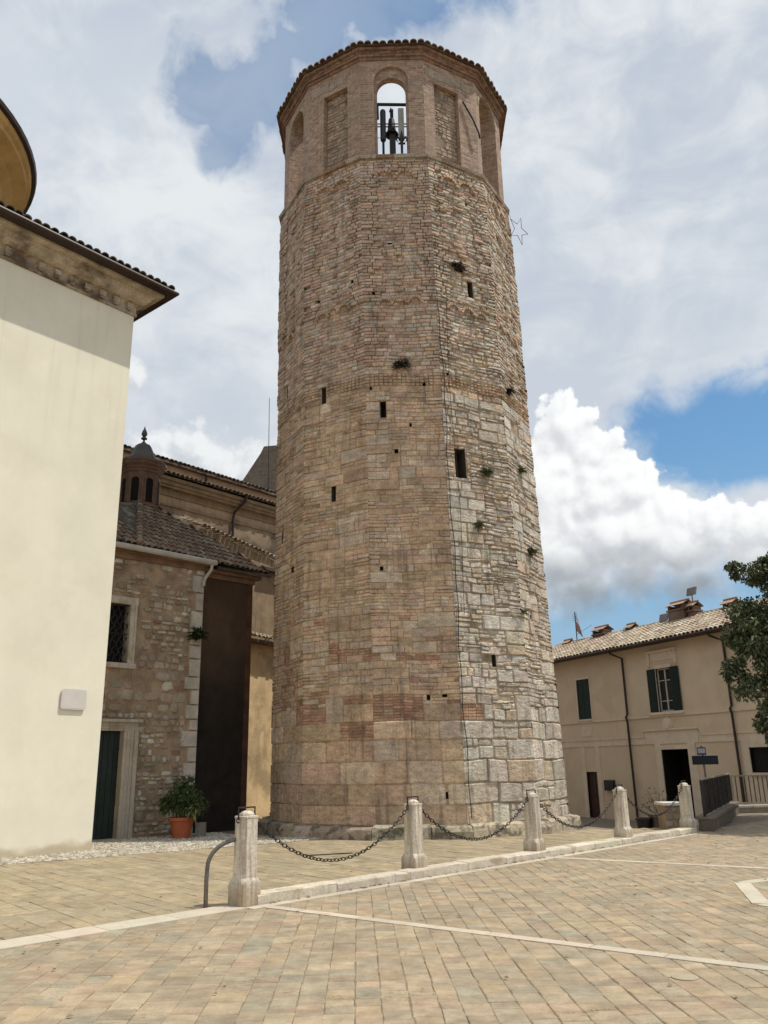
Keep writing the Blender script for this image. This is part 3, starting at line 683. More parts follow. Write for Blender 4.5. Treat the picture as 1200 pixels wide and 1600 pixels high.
for k in range(12):
    fn = face_fn(k, Rs); ops = OPEN.get(k, [])
    holed_wall(back, fn, 0, 1, -.1, 18.05, -.014, [o for o in ops])
    for o in ops: rec.append((k, o))
    if k in (7, 8, 9): continue
    right = k in (3, 4, 5, 6)
    ph = random.uniform(0, 6)
    def wob(u, z, d=0., fn=fn, ph=ph):
        e = math.sin(math.pi*min(max(u, 0), 1)) if z > .3 else 0
        return fn(u, z+e*(.020*math.sin(u*6+ph+z*.8)+.008*math.sin(u*17+z*5)), d)
    def hf(sm, z, right=right, k=k):
        if z < 2.6: return random.uniform(.36, .5) if not right else random.uniform(.24, .46)
        n = math.sin(sm*3.1+k*2+z*1.3)+math.sin(z*2.7-sm*1.7+k)
        if right:
            if k == 3 and 4.8 < z < 9.6 and sm > .8: return random.uniform(.06, .13)
            return random.choice([.09, .14, .2, .26, .3]) if n < .4 else random.uniform(.07, .14)
        return random.choice([.10, .14, .18, .22, .28]) if n < .3 else random.uniform(.065, .12)
    def lf_(sm, z, h, right=right): return random.uniform(1.2, 3.2 if not right else 2.2)*h if h > .2 else random.uniform(.14, .5)
    st_ = []
    wd0 = 2.0
    for b0, b1 in zip(bands[:-1], bands[1:]): subdivide(0, wd0, b0, b1, hf, lf_, st_)
    z = 11.0
    while z < 17.99:
        h = .085 if z < 11.34 else random.uniform(.08, .125); h = min(h, 18.-z)
        if h < .03: break
        q = 0.
        while q < wd0-1e-4:
            l = .12 if z < 11.34 else random.uniform(.12, .36)
            if wd0-q-l < .08: l = wd0-q
            hh = h
            st_.append((q, q+l, z, z+h)); q += l
        z += h
    for (s0_, s1_, z0, z1) in st_:
        zm = (z0+z1)/2; u, e = s0_/wd0, s1_/wd0; um = (u+e)/2; wd = 2*Rs(zm)*math.sin(R(15))
        # cut round the openings
        pieces = [(u, e)]
        for o in ops:
            if o[2] < zm < o[3]:
                np_ = []
                for a, b in pieces:
                    if o[1] <= a or o[0] >= b: np_.append((a, b)); continue
                    if o[0]-a > .02: np_.append((a, o[0]))
                    if b-o[1] > .02: np_.append((o[1], b))
                pieces = np_
        if random.random() < (.012 if not right else .02) and zm > 2.6: continue
        for a, b in pieces:
            rough = .004 if not right else .012
            up_ = zm > 11.35
            dep = random.uniform(-.004, .012) if not right else random.uniform(-.004, .05)
            if up_: dep = random.uniform(-.004, .014) if not right else random.uniform(-.006, .045)
            if 10.98 < zm < 11.34: dep = .012+(.022 if int(um*30+z0*3) % 2 else 0.)
            if zm < 2.6: dep = random.uniform(.004, .016 if not right else .05)
            of = offset(k, um, zm) if up_ else 0
            c = stone_col(k, um, zm); gp = random.uniform(.001, .005) if not right else random.uniform(.004, .009)
            inset = (.014 if not right else .022) if zm > 2.6 else .03
            lf2 = lambda s, z, d=0., wob=wob, wd=wd: wob(s/wd, z, d)
            if isbrick(c):
                nz = max(1, round((z1-z0)/.07)); n_ = max(1, round((b-a)*wd/.24))
                for i in range(nz):
                    for q in range(n_):
                        stone(mb, lf2, (a+(b-a)*q/n_)*wd+.003, (a+(b-a)*(q+1)/n_)*wd-.003, z0+(z1-z0)*i/nz+.003, z0+(z1-z0)*(i+1)/nz-.003, random.uniform(-.002, .006), -.013, mixc(jit(c, .16), TAN, random.choice([0, .1, .3, .5])), .008, .003)
                continue
            cl_, cr_ = a < .001, b > .999; dp_ = (.012 if not right else .02)+of if (cl_ or cr_) else dep+of
            if cl_ or cr_: dp_ += .012*math.sin(zm*9.1+math.sin(zm*23))
            stone(mb, lf2, a*wd+(0 if cl_ else gp), b*wd-(0 if cr_ else gp), z0+gp*.7, z1-gp*.7, dp_, -.013+of*.5, c, inset, rough, .004 if not right else (.013 if zm > 2.6 else .02), cl_, cr_)
# small blind arches of the corbel table
ARCH = {0: [(.3, 13.35), (.52, 13.35)], 1: [(.32, 13.35), (.50, 13.4), (.68, 13.4), (.355, 17.35), (.655, 17.35)], 2: [(.355, 17.35), (.655, 17.35), (.30, 13.35), (.50, 13.4), (.71, 13.4)], 3: [(.355, 17.35), (.655, 17.35), (.28, 13.3), (.52, 13.3), (.74, 13.25)], 4: [(.355, 17.35), (.655, 17.35), (.15, 13.2), (.4, 13.2), (.66, 13.2)], 5: [(.3, 13.2), (.6, 13.2)]}
for k, L in ARCH.items():
    fn = face_fn(k, Rs)
    for (u, zc) in L:
        ra = .15 if zc < 15 else .24; n_ = 8; wd = 1.95
        for i in range(n_):
            a0, a1 = math.pi*i/n_+.05, math.pi*(i+1)/n_-.05
            pts = [(u+ra*math.cos(a0)/wd, zc+ra*math.sin(a0)), (u+(ra+.075)*math.cos(a0)/wd, zc+(ra+.075)*math.sin(a0)), (u+(ra+.075)*math.cos(a1)/wd, zc+(ra+.075)*math.sin(a1)), (u+ra*math.cos(a1)/wd, zc+ra*math.sin(a1))]
            mb.prism(pts, fn, -.03, .085+random.uniform(-.008, .008), jit((.56, .40, .28), .12))
        # sunk tympanum edge
mb.build('shaft', 'stone', tower)
back.build('mortar_core', 'mortar', tower)
for k, o in rec:
    fn = face_fn(k, Rs); m_ = MB(); 
    u0, u1, z0, z1 = o; big = (z1-z0) > .25
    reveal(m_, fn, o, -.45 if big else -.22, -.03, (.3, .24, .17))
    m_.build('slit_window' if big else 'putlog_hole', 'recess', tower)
    if big and (u1-u0) < .12:   # stone lintel and jambs
        l_ = MB(); bx(l_, fn, u0-.05, u1+.05, z1, z1+.1, -.03, .03, jit(LIG, .05)); l_.build('lintel', 'stone', tower)
# foot bench of worn blocks
pl = MB()
for k in range(12):
    Rf = lambda z: 3.94+.0*z
    fn = face_fn(k, Rf); wd = 2.04; cuts = [0]+sorted(random.uniform(.2, .8) for _ in range(random.choice([1, 2])))+[1]
    ext = .34
    for a, b in zip(cuts[:-1], cuts[1:]):
        if b-a < .08: continue
        h = .27+random.uniform(-.03, .03); c = jit((.46, .38, .28), .2)
        aa, bb = a, b
        lf = lambda s, z, d=0., fn=fn: fn(s, z, d)
        prof_j = random.uniform(-.02, .04)
        k_ = 5; vs = []
        prof = [(-.1, -.05), (ext+prof_j, -.05), (ext+prof_j+random.uniform(-.02, .02), h*.55), (ext+prof_j-.03, h-.04), (ext+prof_j-.10, h), (-.1, h+.01)]
        for i in range(k_+1):
            s_ = aa+.004+(bb-aa-.008)*i/k_; e_ = i in (0, k_)
            for q, (d_, z_) in enumerate(prof):
                dd = d_+(random.uniform(-.02, .02) if 0 < q < 5 else 0)-(.025 if e_ and 0 < q < 5 else 0); zz = z_+(random.uniform(-.012, .012) if q > 2 else 0)
                vs.append(fn(s_, zz, dd))
        n = 6; fs = [(i*n+q, (i+1)*n+q, (i+1)*n+q+1, i*n+q+1) for i in range(k_) for q in range(n-1)]
        fs += [tuple(range(n)), tuple(k_*n+q for q in range(n))[::-1]]
        pl.raw(vs, fs, c)
pl.build('foot_bench', mat('mossy_bench_stone', attr=True, var=.25, fine=.3, stain=(.07, .065, .05), stain_s=3., stain_amt=.8, stain_lo=.46, bump=.8, bs=24, bdist=.03), tower)
# string course under the belfry
BC = (TC[0]-.285, TC[1]-.36)
def ringpoly(mb, R0, R1, z0, z1, cen=BC, nseg=12, rin=3.1, sub=1, jj=0., colf=None, ang0=-75.83):
    """twelve sided ring, outer radius R0 at z0 and R1 at z1"""
    for k in range(nseg):
        a0, a1 = R(ang0+360/nseg*k), R(ang0+360/nseg*(k+1))
        P = lambda r, a, z: V3(cen[0]+r*math.sin(a), cen[1]-r*math.cos(a), z)
        for i in range(sub):
            def L(r, t, z): return P(r, a0, z)*(1-t)+P(r, a1, z)*t
            t0, t1 = i/sub+(.002 if sub > 1 else 0), (i+1)/sub-(.002 if sub > 1 else 0); j = random.uniform(-jj, jj)
            A, B, C_, D = L(R0+j, t0, z0), L(R0+j, t1, z0), L(R1+j, t1, z1), L(R1+j, t0, z1)
            E, F, G, H = L(rin, t0, z0), L(rin, t1, z0), L(rin, t1, z1), L(rin, t0, z1)
            mb.raw([A, B, C_, D, E, F, G, H], [(0, 1, 2, 3), (5, 4, 7, 6), (3, 2, 6, 7), (1, 0, 4, 5), (0, 3, 7, 4), (2, 1, 5, 6)], colf() if colf else (.4, .3, .2))
sc_ = MB(); cf = lambda: jit(random.choice([(.42, .33, .24), (.36, .24, .16), (.50, .44, .34)]), .12)
ringpoly(sc_, 3.66, 3.68, 17.98, 18.06, sub=6, jj=.012, colf=cf)
ringpoly(sc_, 3.73, 3.76, 18.06, 18.15, sub=4, jj=.01, colf=cf)
ringpoly(sc_, 3.72, 3.60, 18.15, 18.22, sub=5, jj=.01, colf=cf, rin=2.9)
sc_.build('string_course', 'stone', tower)
# belfry
RB = 3.60; AP = RB*c15; HW = RB*math.sin(R(15))
def bel(k):
    a = R(-75.83+30*k+15); n = V3(math.sin(a), -math.cos(a), 0); t = V3(math.cos(a), math.sin(a), 0); cc = V3(BC[0], BC[1], 0)
    return lambda s, z, d=0.: cc+t*(s*(AP+d)/AP)+n*(AP+d)+V3(0, 0, z)
def arch_layer(mb, fn, hw, z0, zs, ze, d0, d1, off=0., flat=False, n=12):
    """wall layer with an opening of half width hw centred at off, springing at zs; ze = wall top"""
    bx(mb, fn, -HW, off-hw, z0, ze, d0, d1); bx(mb, fn, off+hw, HW, z0, ze, d0, d1)
    if flat:
        bx(mb, fn, off-hw, off+hw, zs, ze, d0, d1); return
    for i in range(n):
        a0, a1 = math.pi*(n-i)/n, math.pi*(n-i-1)/n
        p = [(off+hw*math.cos(a0), zs+hw*math.sin(a0)), (off+hw*math.cos(a1), zs+hw*math.sin(a1)), (off+hw*math.cos(a1), ze), (off+hw*math.cos(a0), ze)]
        mb.prism(p, fn, d0, d1)
def arch_ring(mb, fn, off, hw, zs, d0, d1, th=.12, n=14, col=None):
    for i in range(n):
        a0, a1 = math.pi*i/n+.012, math.pi*(i+1)/n-.012
        mb.prism([(off+hw*math.cos(a0), zs+hw*math.sin(a0)), (off+(hw+th)*math.cos(a0), zs+(hw+th)*math.sin(a0)), (off+(hw+th)*math.cos(a1), zs+(hw+th)*math.sin(a1)), (off+hw*math.cos(a1), zs+hw*math.sin(a1))], fn, d0, d1, jit(col or (.38, .2, .13), .12))
ZT = 21.62
bw = MB()
for k in range(12):
    fn = bel(k)
    if k == 2:
        arch_layer(bw, fn, .50, 18.15, 20.90, ZT, -.08, 0, -.02); arch_layer(bw, fn, .46, 18.15, 20.60, ZT, -.28, -.08, -.02)
        ring_ = MB(); arch_ring(ring_, fn, -.02, .50, 20.90, -.07, .004, .08, col=(.5, .35, .24)); ring_.build('arch_ring', 'stone', tower)
    elif k % 2 == 0:
        arch_layer(bw, fn, .62 if k == 4 else .55, 18.15, 21.0 if k == 4 else 20.8, ZT+.0, -.46, 0, -.05 if k == 4 else 0)
        ring_ = MB(); arch_ring(ring_, fn, -.05 if k == 4 else 0, .62 if k == 4 else .55, 20.98 if k == 4 else 20.78, -.1, .015, .11, col=(.46, .37, .27)); ring_.build('arch_ring', 'stone', tower)
    else:
        off = .06 if k == 1 else (-.14 if k == 3 else 0)
        arch_layer(bw, fn, .43, 18.15, 20.92, ZT, -.15, 0, off, flat=True)
        bx(bw, fn, -HW, HW, 18.15, ZT, -.46, -.15-.03)
        nm = MB(); z = 18.16
        bx(nm, fn, off-.44, off+.44, 18.15, 20.95, -.2, -.165, (.26, .20, .14))
        while z < 20.9:
            h = random.uniform(.08, .17); s_ = off-.43
            while s_ < off+.43:
                l = random.uniform(.12, .3); e = min(s_+l, off+.43)
                if random.random() < .85: stone(nm, fn, s_+.006, e-.006, z+.005, min(z+h, 20.92)-.005, -.15+random.uniform(-.008, .02), -.17, jit(mixc(random.choice([GRY, TAN, BRN, PIN, (.4, .33, .25)]), (.34, .265, .20), .72), .12), .018, .01, .008)
                s_ = e
            z += h
        nm.build('niche_infill', 'niche', tower)
    if k == 0:   # surviving render
        pm = MB()
        for P_ in ([(-.55, 18.9), (-.3, 19.1), (-.08, 20.15), (-.12, 20.3), (-.35, 19.9), (-.56, 19.2)], [(.35, 18.4), (.6, 18.45), (.62, 19.0), (.5, 19.35), (.38, 18.9)]): pm.prism([(min(max(a, -.9), .9), b) for a, b in P_] if True else P_, fn, -.01, .012)
bw.build('belfry_wall', 'brick', tower)
# pale lintel band above the openings of two faces
for k, (a, b) in {1: (-.75, .35), 3: (-.85, .75)}.items():
    lb = MB(); n_ = 9; top_ = [(a+(b-a)*i/n_, 21.38+random.uniform(-.05, .03)) for i in range(n_, -1, -1)]
    lb.prism([(a+(b-a)*i/n_, 21.08+random.uniform(-.03, .05)) for i in range(n_+1)]+top_, bel(k), -.02, .012, (.40, .33, .25)); lb.build('render_patch', 'stone', tower)
# stepped brick eaves and tiles
ev = MB(); cfb = lambda: jit((.30, .185, .13), .2)
ringpoly(ev, 3.64, 3.64, ZT, ZT+.09, sub=9, jj=.006, colf=cfb); ringpoly(ev, 3.70, 3.70, ZT+.09, ZT+.17, sub=9, jj=.006, colf=cfb)
ringpoly(ev, 3.72, 3.72, ZT+.17, ZT+.25, sub=12, jj=.02, colf=cfb); ringpoly(ev, 3.80, 3.80, ZT+.25, ZT+.34, sub=9, jj=.006, colf=cfb)
ev.build('brick_eaves', 'stone', tower)
tm = MB(); cft = lambda: jit(random.choice([(.24, .14, .10), (.30, .18, .12), (.20, .15, .11), (.27, .21, .15)]), .15)
for k in range(12):
    a = R(-75.83+30*k+15); n = V3(math.sin(a), -math.cos(a), 0); t = V3(math.cos(a), math.sin(a), 0); cc = V3(BC[0], BC[1], 0)
    sl = -n*math.cos(R(14))+V3(0, 0, math.sin(R(14))); hw = 3.9*math.sin(R(15)); O = cc+n*(3.9*c15)-t*hw+V3(0, 0, ZT+.345)
    O2 = O+n*.0
    tiles(tm, O, t, sl, 9, 2, 2*hw/9, .36, inside=lambda u, v, hw=hw: abs(u-hw) < hw-v*.27+.05, colf=cft, lift=.012, seg=6)
    bd = [O+V3(0, 0, .004), O+t*2*hw+V3(0, 0, .004)]; A = cc+n*(3.1*c15)-t*(3.1*math.sin(R(15)))+V3(0, 0, ZT+.345+.18); B = A+t*2*3.1*math.sin(R(15)); tm.face([bd[0], bd[1], B, A], (.16, .10, .07))
    tm.face([A, B, B-V3(0, 0, .3), A-V3(0, 0, .3)], (.2, .14, .1))
# heap of ridge tiles on the right
for k in range(5):
    u = -.7+k*.33; fn3 = bel(3); c = fn3(u, ZT+.52+.05*math.sin(k), -.05+.03*k); a = R(-75.83+105); t = V3(math.cos(a), math.sin(a), 0)
    tm.tube([c-t*.2, c+t*.2], [.11, .09], 8, jit((.30, .2, .14)))
tm.build('tile_coping', 'tile', tower)
# iron tie and cable
tm = MB(); f3 = bel(3); f4 = bel(4)
tm.tube([f3(.42, 20.65, .05), f3(.70, 20.1, .10), f3(.86, 19.6, .14), f3(.90, 19.45, .12)], .028, 6)
tm.build('floodlight_bracket', 'iron', tower)
cbm = MB(); pts = []
for i in range(60):
    z = .4+i*(14.9-.4)/59; pts.append(face_fn(3, Rs)(.035+.012*math.sin(z*1.3)+.01*math.sin(z*4), z, .05))
cbm.tube(pts, .010, 5); pts = [face_fn(3, Rs)(.15+.02*math.sin(z), z, .045) for z in np.linspace(5, 13.5, 30)]; cbm.tube(pts, .006, 4)
cbm.build('lightning_cable', 'iron', tower)
# things inside the belfry
o = MB(); o.tube([(-.30, 20.12, 20.47), (1.15, 20.12, 20.42)], .045, 8); o.tube([(.0, 20.2, 19.82), (1.0, 20.2, 19.80)], .018, 6); o.tube([(.0, 20.2, 19.72), (1.0, 20.2, 19.70)], .018, 6)
o.tube([(-.1, 20.15, 19.27), (1.0, 20.15, 19.32)], .008, 5); o.tube([(-.02, 20.1, 20.42), (.03, 20.1, 19.9)], [.08, .03], 6)
tag(o.build('mounting_frame', 'iron'), 'dark iron cross bars fixed inside the belfry arch', 'frame')
bell = thing('church_bell', 'dark bell with yoke hung from a pillar in the front belfry arch', 'bell', (.43, 20.45, 18.2))
o = MB(); o.lathe((.43, 20.45, 19.62), [(.20, 0), (.20, .03), (.15, .08), (.125, .2), (.105, .42), (.09, .56), (.05, .62), (0, .63)], 18); o.build('bell_body', 'iron', bell)
o = MB(); o.aabb((.39, 20.38, 20.22), (.49, 20.50, 20.52)); o.tube([(.43, 20.45, 20.5), (.43, 20.45, 20.62)], [.07, .03], 8); o.build('yoke', 'iron', bell)
o = MB(); o.aabb((.36, 20.36, 18.15), (.54, 20.54, 19.68)); o.build('pillar', 'antenna_dark', bell)
a1 = thing('panel_antenna', 'dark upright panel antenna on a short mast left of the bell', 'antenna', (.16, 20.1, 18.2), 0, 'panel antennas in the belfry')
o = MB(); o.lathe((.17, 20.05, 19.08), [(.075, 0), (.085, .04), (.085, 1.04), (.07, 1.08), (0, 1.09)], 12); o.build('antenna_panel', 'antenna_dark', a1)
o = MB(); o.tube([(.17, 20.05, 18.2), (.17, 20.05, 19.1)], .035, 8); o.build('mast', 'iron', a1)
a2 = thing('panel_antenna', 'pale weathered panel antenna right of the bell', 'antenna', (.72, 20.1, 18.2), 0, 'panel antennas in the belfry')
o = MB(); o.aabb((.62, 20.02, 19.12), (.79, 20.12, 20.22)); o.build('antenna_panel', 'antenna_white', a2)
o = MB(); o.tube([(.71, 20.14, 18.2), (.71, 20.14, 19.2)], .03, 8); o.build('mast', 'iron', a2)
o = MB()
for sx in (-1, 1): o.tube([(.70+sx*x, 19.78, z) for x, z in ((0, 18.78), (.05, 18.9), (.12, 18.95), (.155, 18.88), (.12, 18.80))], [.035, .035, .03, .025, .012], 6)
o.tube([(.70, 19.78, 18.2), (.70, 19.78, 18.72), (.70, 19.78, 18.95), (.70, 19.78, 19.2)], [.03, .04, .06, .008], 8); o.tube([(.6, 19.78, 18.74), (.8, 19.78, 18.74)], .03, 6)
tag(o.build('lily_finial', 'iron'), 'small black wrought iron lily shaped finial on the belfry sill', 'finial')
# wire star
o = MB(); c = V3(4.22, 21.5, 16.98); pts = []
for i in range(10):
    a = R(70+36*i); r = .50 if i % 2 == 0 else .21; pts.append(c+V3(r*math.cos(a)*.62, r*math.cos(a)*.35, r*math.sin(a)))
o.tube(pts, .010, 5, closed=True); o.tube([pts[2], V3(3.95, 21.6, 17.9)], .006, 4); o.tube([pts[4], V3(3.9, 21.7, 17.0)], .006, 4)
tag(o.build('star_ornament', 'iron'), 'thin wire outline star hanging off the upper right edge of the tower', 'ornament')
# weeds and nests in the masonry
def tuft(mb, c, n_, r, ln, cols, w_=.012, down=0.):
    c = np.array(c, float)
    for i in range(n_):
        a = random.uniform(0, 2*math.pi); e = random.uniform(-.3, 1.2)-down; l = ln*random.uniform(.5, 1); b = c+V3(random.uniform(-r, r), random.uniform(-r, r)*.5, random.uniform(-r, r)*.5)
        d = V3(math.cos(a)*math.cos(e), -abs(math.sin(a))*math.cos(e), math.sin(e)); q = np.cross(d, V3(0, 0, 1)); q /= np.linalg.norm(q)+1e-6
        tip = b+d*l+V3(0, 0, -l*.3); mid = b+d*l*.5
        mb.raw([b-q*w_*.5, b+q*w_*.5, mid+q*w_, tip, mid-q*w_], [(0, 1, 2, 3, 4)], jit(random.choice(cols), .25))
GR = [(.07, .10, .03), (.10, .13, .05), (.13, .12, .06)]; NEST = [(.05, .04, .03), (.09, .07, .05), (.03, .025, .02)]
for (k, u, z, r, ln, n_, cols, nm, lab) in [
    (2, .49, 11.58, .14, .22, 160, NEST, 'bird_nest', 'dark twig nest under the string course on the front face of the tower'),
    (3, .40, 14.72, .12, .22, 150, NEST, 'bird_nest', 'dark twig nest high above the tall slot on the tower'),
    (4, .27, 11.42, .10, .2, 120, NEST, 'bird_nest', 'dark nest in a hole near the right edge of the tower at the string course'),
    (4, .45, 9.2, .08, .2, 80, GR, 'wall_weed', 'weed tuft in the right hand face of the tower below the cornice nest'),
    (4, .5, 6.95, .10, .25, 110, GR, 'wall_weed', 'bushy weed tuft low on the right edge of the tower'),
    (3, .44, 7.3, .08, .2, 70, GR, 'wall_weed', 'weed tuft below the rectangular opening of the tower'),
    (4, .05, 5.2, .07, .16, 60, GR, 'wall_weed', 'small weed tuft beside the low slot of the tower'),
    (3, .62, 8.75, .1, .25, 90, GR, 'wall_weed', 'trailing weed tuft right of the rectangular opening of the tower')]:
    o = MB(); tuft(o, face_fn(k, Rs)(u, z, .02), n_, r, ln, cols, .012, .3)
    tag(o.build(nm, 'leaf'), lab, 'nest' if nm == 'bird_nest' else 'weed')

# ------------------------------------------------------------------ CHURCH on the left
dW = np.array([math.sin(R(40)), math.cos(R(40))]); CW = np.array([-6.08, 18.08])
church = thing('church', 'cream rendered church block with heavy cornice and a domed drum behind its roof', 'church', (CW[0], CW[1], 0))
fW = wall_frame(CW, dW)           # s negative toward the camera side
bk_ = MB(); bx(bk_, fW, -17, 0, -.1, 12.40, -12, 0); bk_.build('wall', 'white_plaster_foot', church)
nW3 = V3(dW[1], -dW[0], 0); dW3 = V3(dW[0], dW[1], 0)
def sweep(mb, prof, cols=None):
    """profile (out,z) round the far corner: long wall, then return"""
    def ring_at(kind):
        base = V3(CW[0], CW[1], 0)
        if kind == 0: return [base-dW3*17+nW3*o+V3(0, 0, z) for o, z in prof]
        if kind == 1: return [base+(dW3+nW3)*o+V3(0, 0, z) for o, z in prof]
        return [base-nW3*12+dW3*o+V3(0, 0, z) for o, z in prof]
    a, b, c = ring_at(0), ring_at(1), ring_at(2); n = len(prof)
    mb.raw(a+b+c, [(i, n+i, n+i+1, i+1) for i in range(n-1)]+[(n+i, 2*n+i, 2*n+i+1, n+i+1) for i in range(n-1)])
cn_ = MB()
sweep(cn_, [(0.002, 12.24), (.05, 12.24), (.05, 12.30), (.03, 12.32), (.03, 12.50), (.07, 12.53), (.14, 12.55), (.22, 12.60), (.27, 12.66), (.29, 12.72), (.34, 12.74), (.34, 12.78), (.50, 12.80), (.50, 12.86)])
for i in range(44):
    s_ = -.18-i*.38
    if i > 6 and random.random() < .35: continue
    bx(cn_, fW, s_-.075, s_+.075, 12.36, 12.50, .028, .13)
    bx(cn_, fW, s_-.055, s_+.055, 12.32, 12.365, .028, .10)
cn_.build('cornice', 'cornice', church)
sf = MB(); sweep(sf, [(.50, 12.86), (.70, 12.875), (.70, 12.93), (.66, 12.93)]); 
base3 = V3(CW[0], CW[1], 0)
sf.tube([base3-dW3*17+nW3*.72+V3(0, 0, 12.91), base3+(dW3+nW3)*.72+V3(0, 0, 12.91), base3-nW3*12+dW3*.72+V3(0, 0, 12.91)], .055, 8)
sf.build('gutter', 'pipe', church)
rf = MB(); cft2 = lambda: jit(random.choice([(.12, .095, .075), (.16, .12, .09), (.09, .075, .06)]), .2)
sl = -nW3*math.cos(R(17))+V3(0, 0, math.sin(R(17)))
O = base3-dW3*17+nW3*.73+V3(0, 0, 12.94)
tiles(rf, O, dW3, sl, 88, 3, .205, .36, inside=lambda u, v: u < 17.78-v, colf=cft2, seg=6, lift=.03)
sl2 = -dW3*math.cos(R(17))+V3(0, 0, math.sin(R(17)))
tiles(rf, base3-nW3*12+dW3*.73+V3(0, 0, 12.94), nW3, sl2, 62, 3, .205, .36, inside=lambda u, v: u < 12.75-v, colf=cft2, seg=6, lift=.03)
ap = base3-dW3*6-nW3*6; Hh = 12.94+6.7*math.tan(R(17))
c1 = base3+(dW3+nW3)*.72; c2 = base3-nW3*12.7+dW3*.72; c3 = base3-dW3*17+nW3*.72; c4 = base3-dW3*17-nW3*12.7
r1, r2 = ap+V3(0, 0, Hh), base3-dW3*17-nW3*6+V3(0, 0, Hh); Z = V3(0, 0, 12.935)
rf.face([c3+Z, c1+Z, r1, r2], (.1, .075, .055)); rf.face([c1+Z, c2+Z, r1], (.1, .075, .055)); rf.face([c2+Z, c4+Z, r2, r1], (.1, .075, .055))
rf.build('roof', 'tile', church)
dr_ = MB(); DC = V3(-13.878, 17.007, 0)
dw_ = MB(); dw_.lathe(DC, [(3.98, 12.4), (3.98, 15.72), (3.9, 15.73)], 72); dw_.build('drum_wall', 'white_plaster', church)
dr_.lathe(DC, [(4.0, 15.70), (4.03, 15.75), (4.03, 15.9), (4.06, 15.95), (4.18, 16.2), (4.4, 16.42), (4.72, 16.6), (4.72, 16.72), (4.80, 16.78), (4.84, 16.98)], 72)
dr_.build('drum', 'brown_soffit', church, smooth=False)
dm = MB(); dm.lathe(DC, [(4.80, 16.90), (4.93, 16.92), (4.95, 17.02), (4.9, 17.06), (4.6, 17.2), (3.6, 18.2), (2.2, 19.1), (.6, 19.5), (0, 19.5)], 72); dm.build('dome_roof', 'pipe', church)
wn_ = MB()
for a in range(0, 360, 45):
    aa = R(a+18); n = V3(math.cos(aa), math.sin(aa), 0); t = V3(-n[1], n[0], 0)
    f_ = lambda s, z, d=0.: DC+t*s+n*(3.95+d)+V3(0, 0, z)
    wn_ = MB(); bx(wn_, f_, -.5, .5, 13.4, 15.2, .0, .09); arch_ring(wn_, f_, 0, .5, 15.2, .0, .12, .12)
    wn_.build('drum_window', 'white_plaster', church)
pq = MB(); a_, b_ = -.98, -.42
def rr(w0, w1, h0, h1, r, n=4):
    P_ = []
    for (cx, cz, s) in ((w1-r, h0+r, -90), (w1-r, h1-r, 0), (w0+r, h1-r, 90), (w0+r, h0+r, 180)):
        for i in range(n+1): a = R(s+90*i/n); P_.append((cx+r*math.cos(a), cz+r*math.sin(a)))
    return P_
pq.prism(rr(-.98, -.42, 2.78, 3.19, .05), fW, .02, .045); pq.prism(rr(-.955, -.445, 2.805, 3.165, .04), fW, .045, .048)
tag(pq.build('wall_plaque', 'plaque'), 'small blank pale plaque with rounded corners on the cream church wall', 'plaque')

# ------------------------------------------------------------------ CHAPEL with stone front
C2 = np.array([-4.952, 22.167]); dC = np.array([.70711, .70711]); fC = wall_frame(C2, dC)
chapel = thing('chapel', 'rubble stone chapel with tiled hip roof and small brick lantern', 'chapel', (C2[0], C2[1], 0))
ops = [(-3.35, -2.12, 4.08, 5.55), (-3.5, -2.06, 0, 2.47)]
cw = MB(); holed_wall(cw, fC, -5.2, 0, -.1, 6.9, -.02, ops)
cw.face([fC(0, -.1, -.02), fC(0, -.1, -4.5), fC(0, 6.9, -4.5), fC(0, 6.9, -.02)]); cw.build('wall', 'rubble_mortar', chapel)
rs = MB(); z = .05
RC = [(.40, .34, .26), (.46, .40, .31), (.34, .28, .20), (.50, .46, .37), (.31, .24, .17), (.38, .29, .21)]
while z < 6.75:
    h = random.uniform(.08, .19); s_ = -5.2
    if .3 < z < .5 or 2.9 < z < 3.8: h = random.uniform(.2, .3)
    while s_ < -.42:
        l = random.uniform(.09, .34) if h < .2 else random.uniform(.25, .5); e = min(s_+l, -.36); zm = z+h/2; sm = (s_+e)/2
        blocked = any(o[0]-.22 < e and s_ < o[1]+.30 and o[2]-.15 < zm+h/2 and zm-h/2 < o[3]+.2 for o in ops)
        pskip = .30 if zm > 5.6 else (.16 if zm > 4 else .12)
        n0 = math.sin(s_*2.1+z*1.7)+math.sin(s_*1.1-z*2.6+1)
        if n0 > 1.1: pskip += .45
        if not blocked and random.random() > pskip:
            vr = random.uniform(.75, 1.)
            c = random.choice(RC) if random.random() > .05 else (.28, .17, .12)
            dz_ = random.uniform(-.02, .02); pebble(rs, fC, s_+.004, e-.004, z+.004+dz_, z+h*(vr+.08)-.004+dz_, random.uniform(-.004, .035), -.024, jit(c, .16))
        s_ = e
    z += h
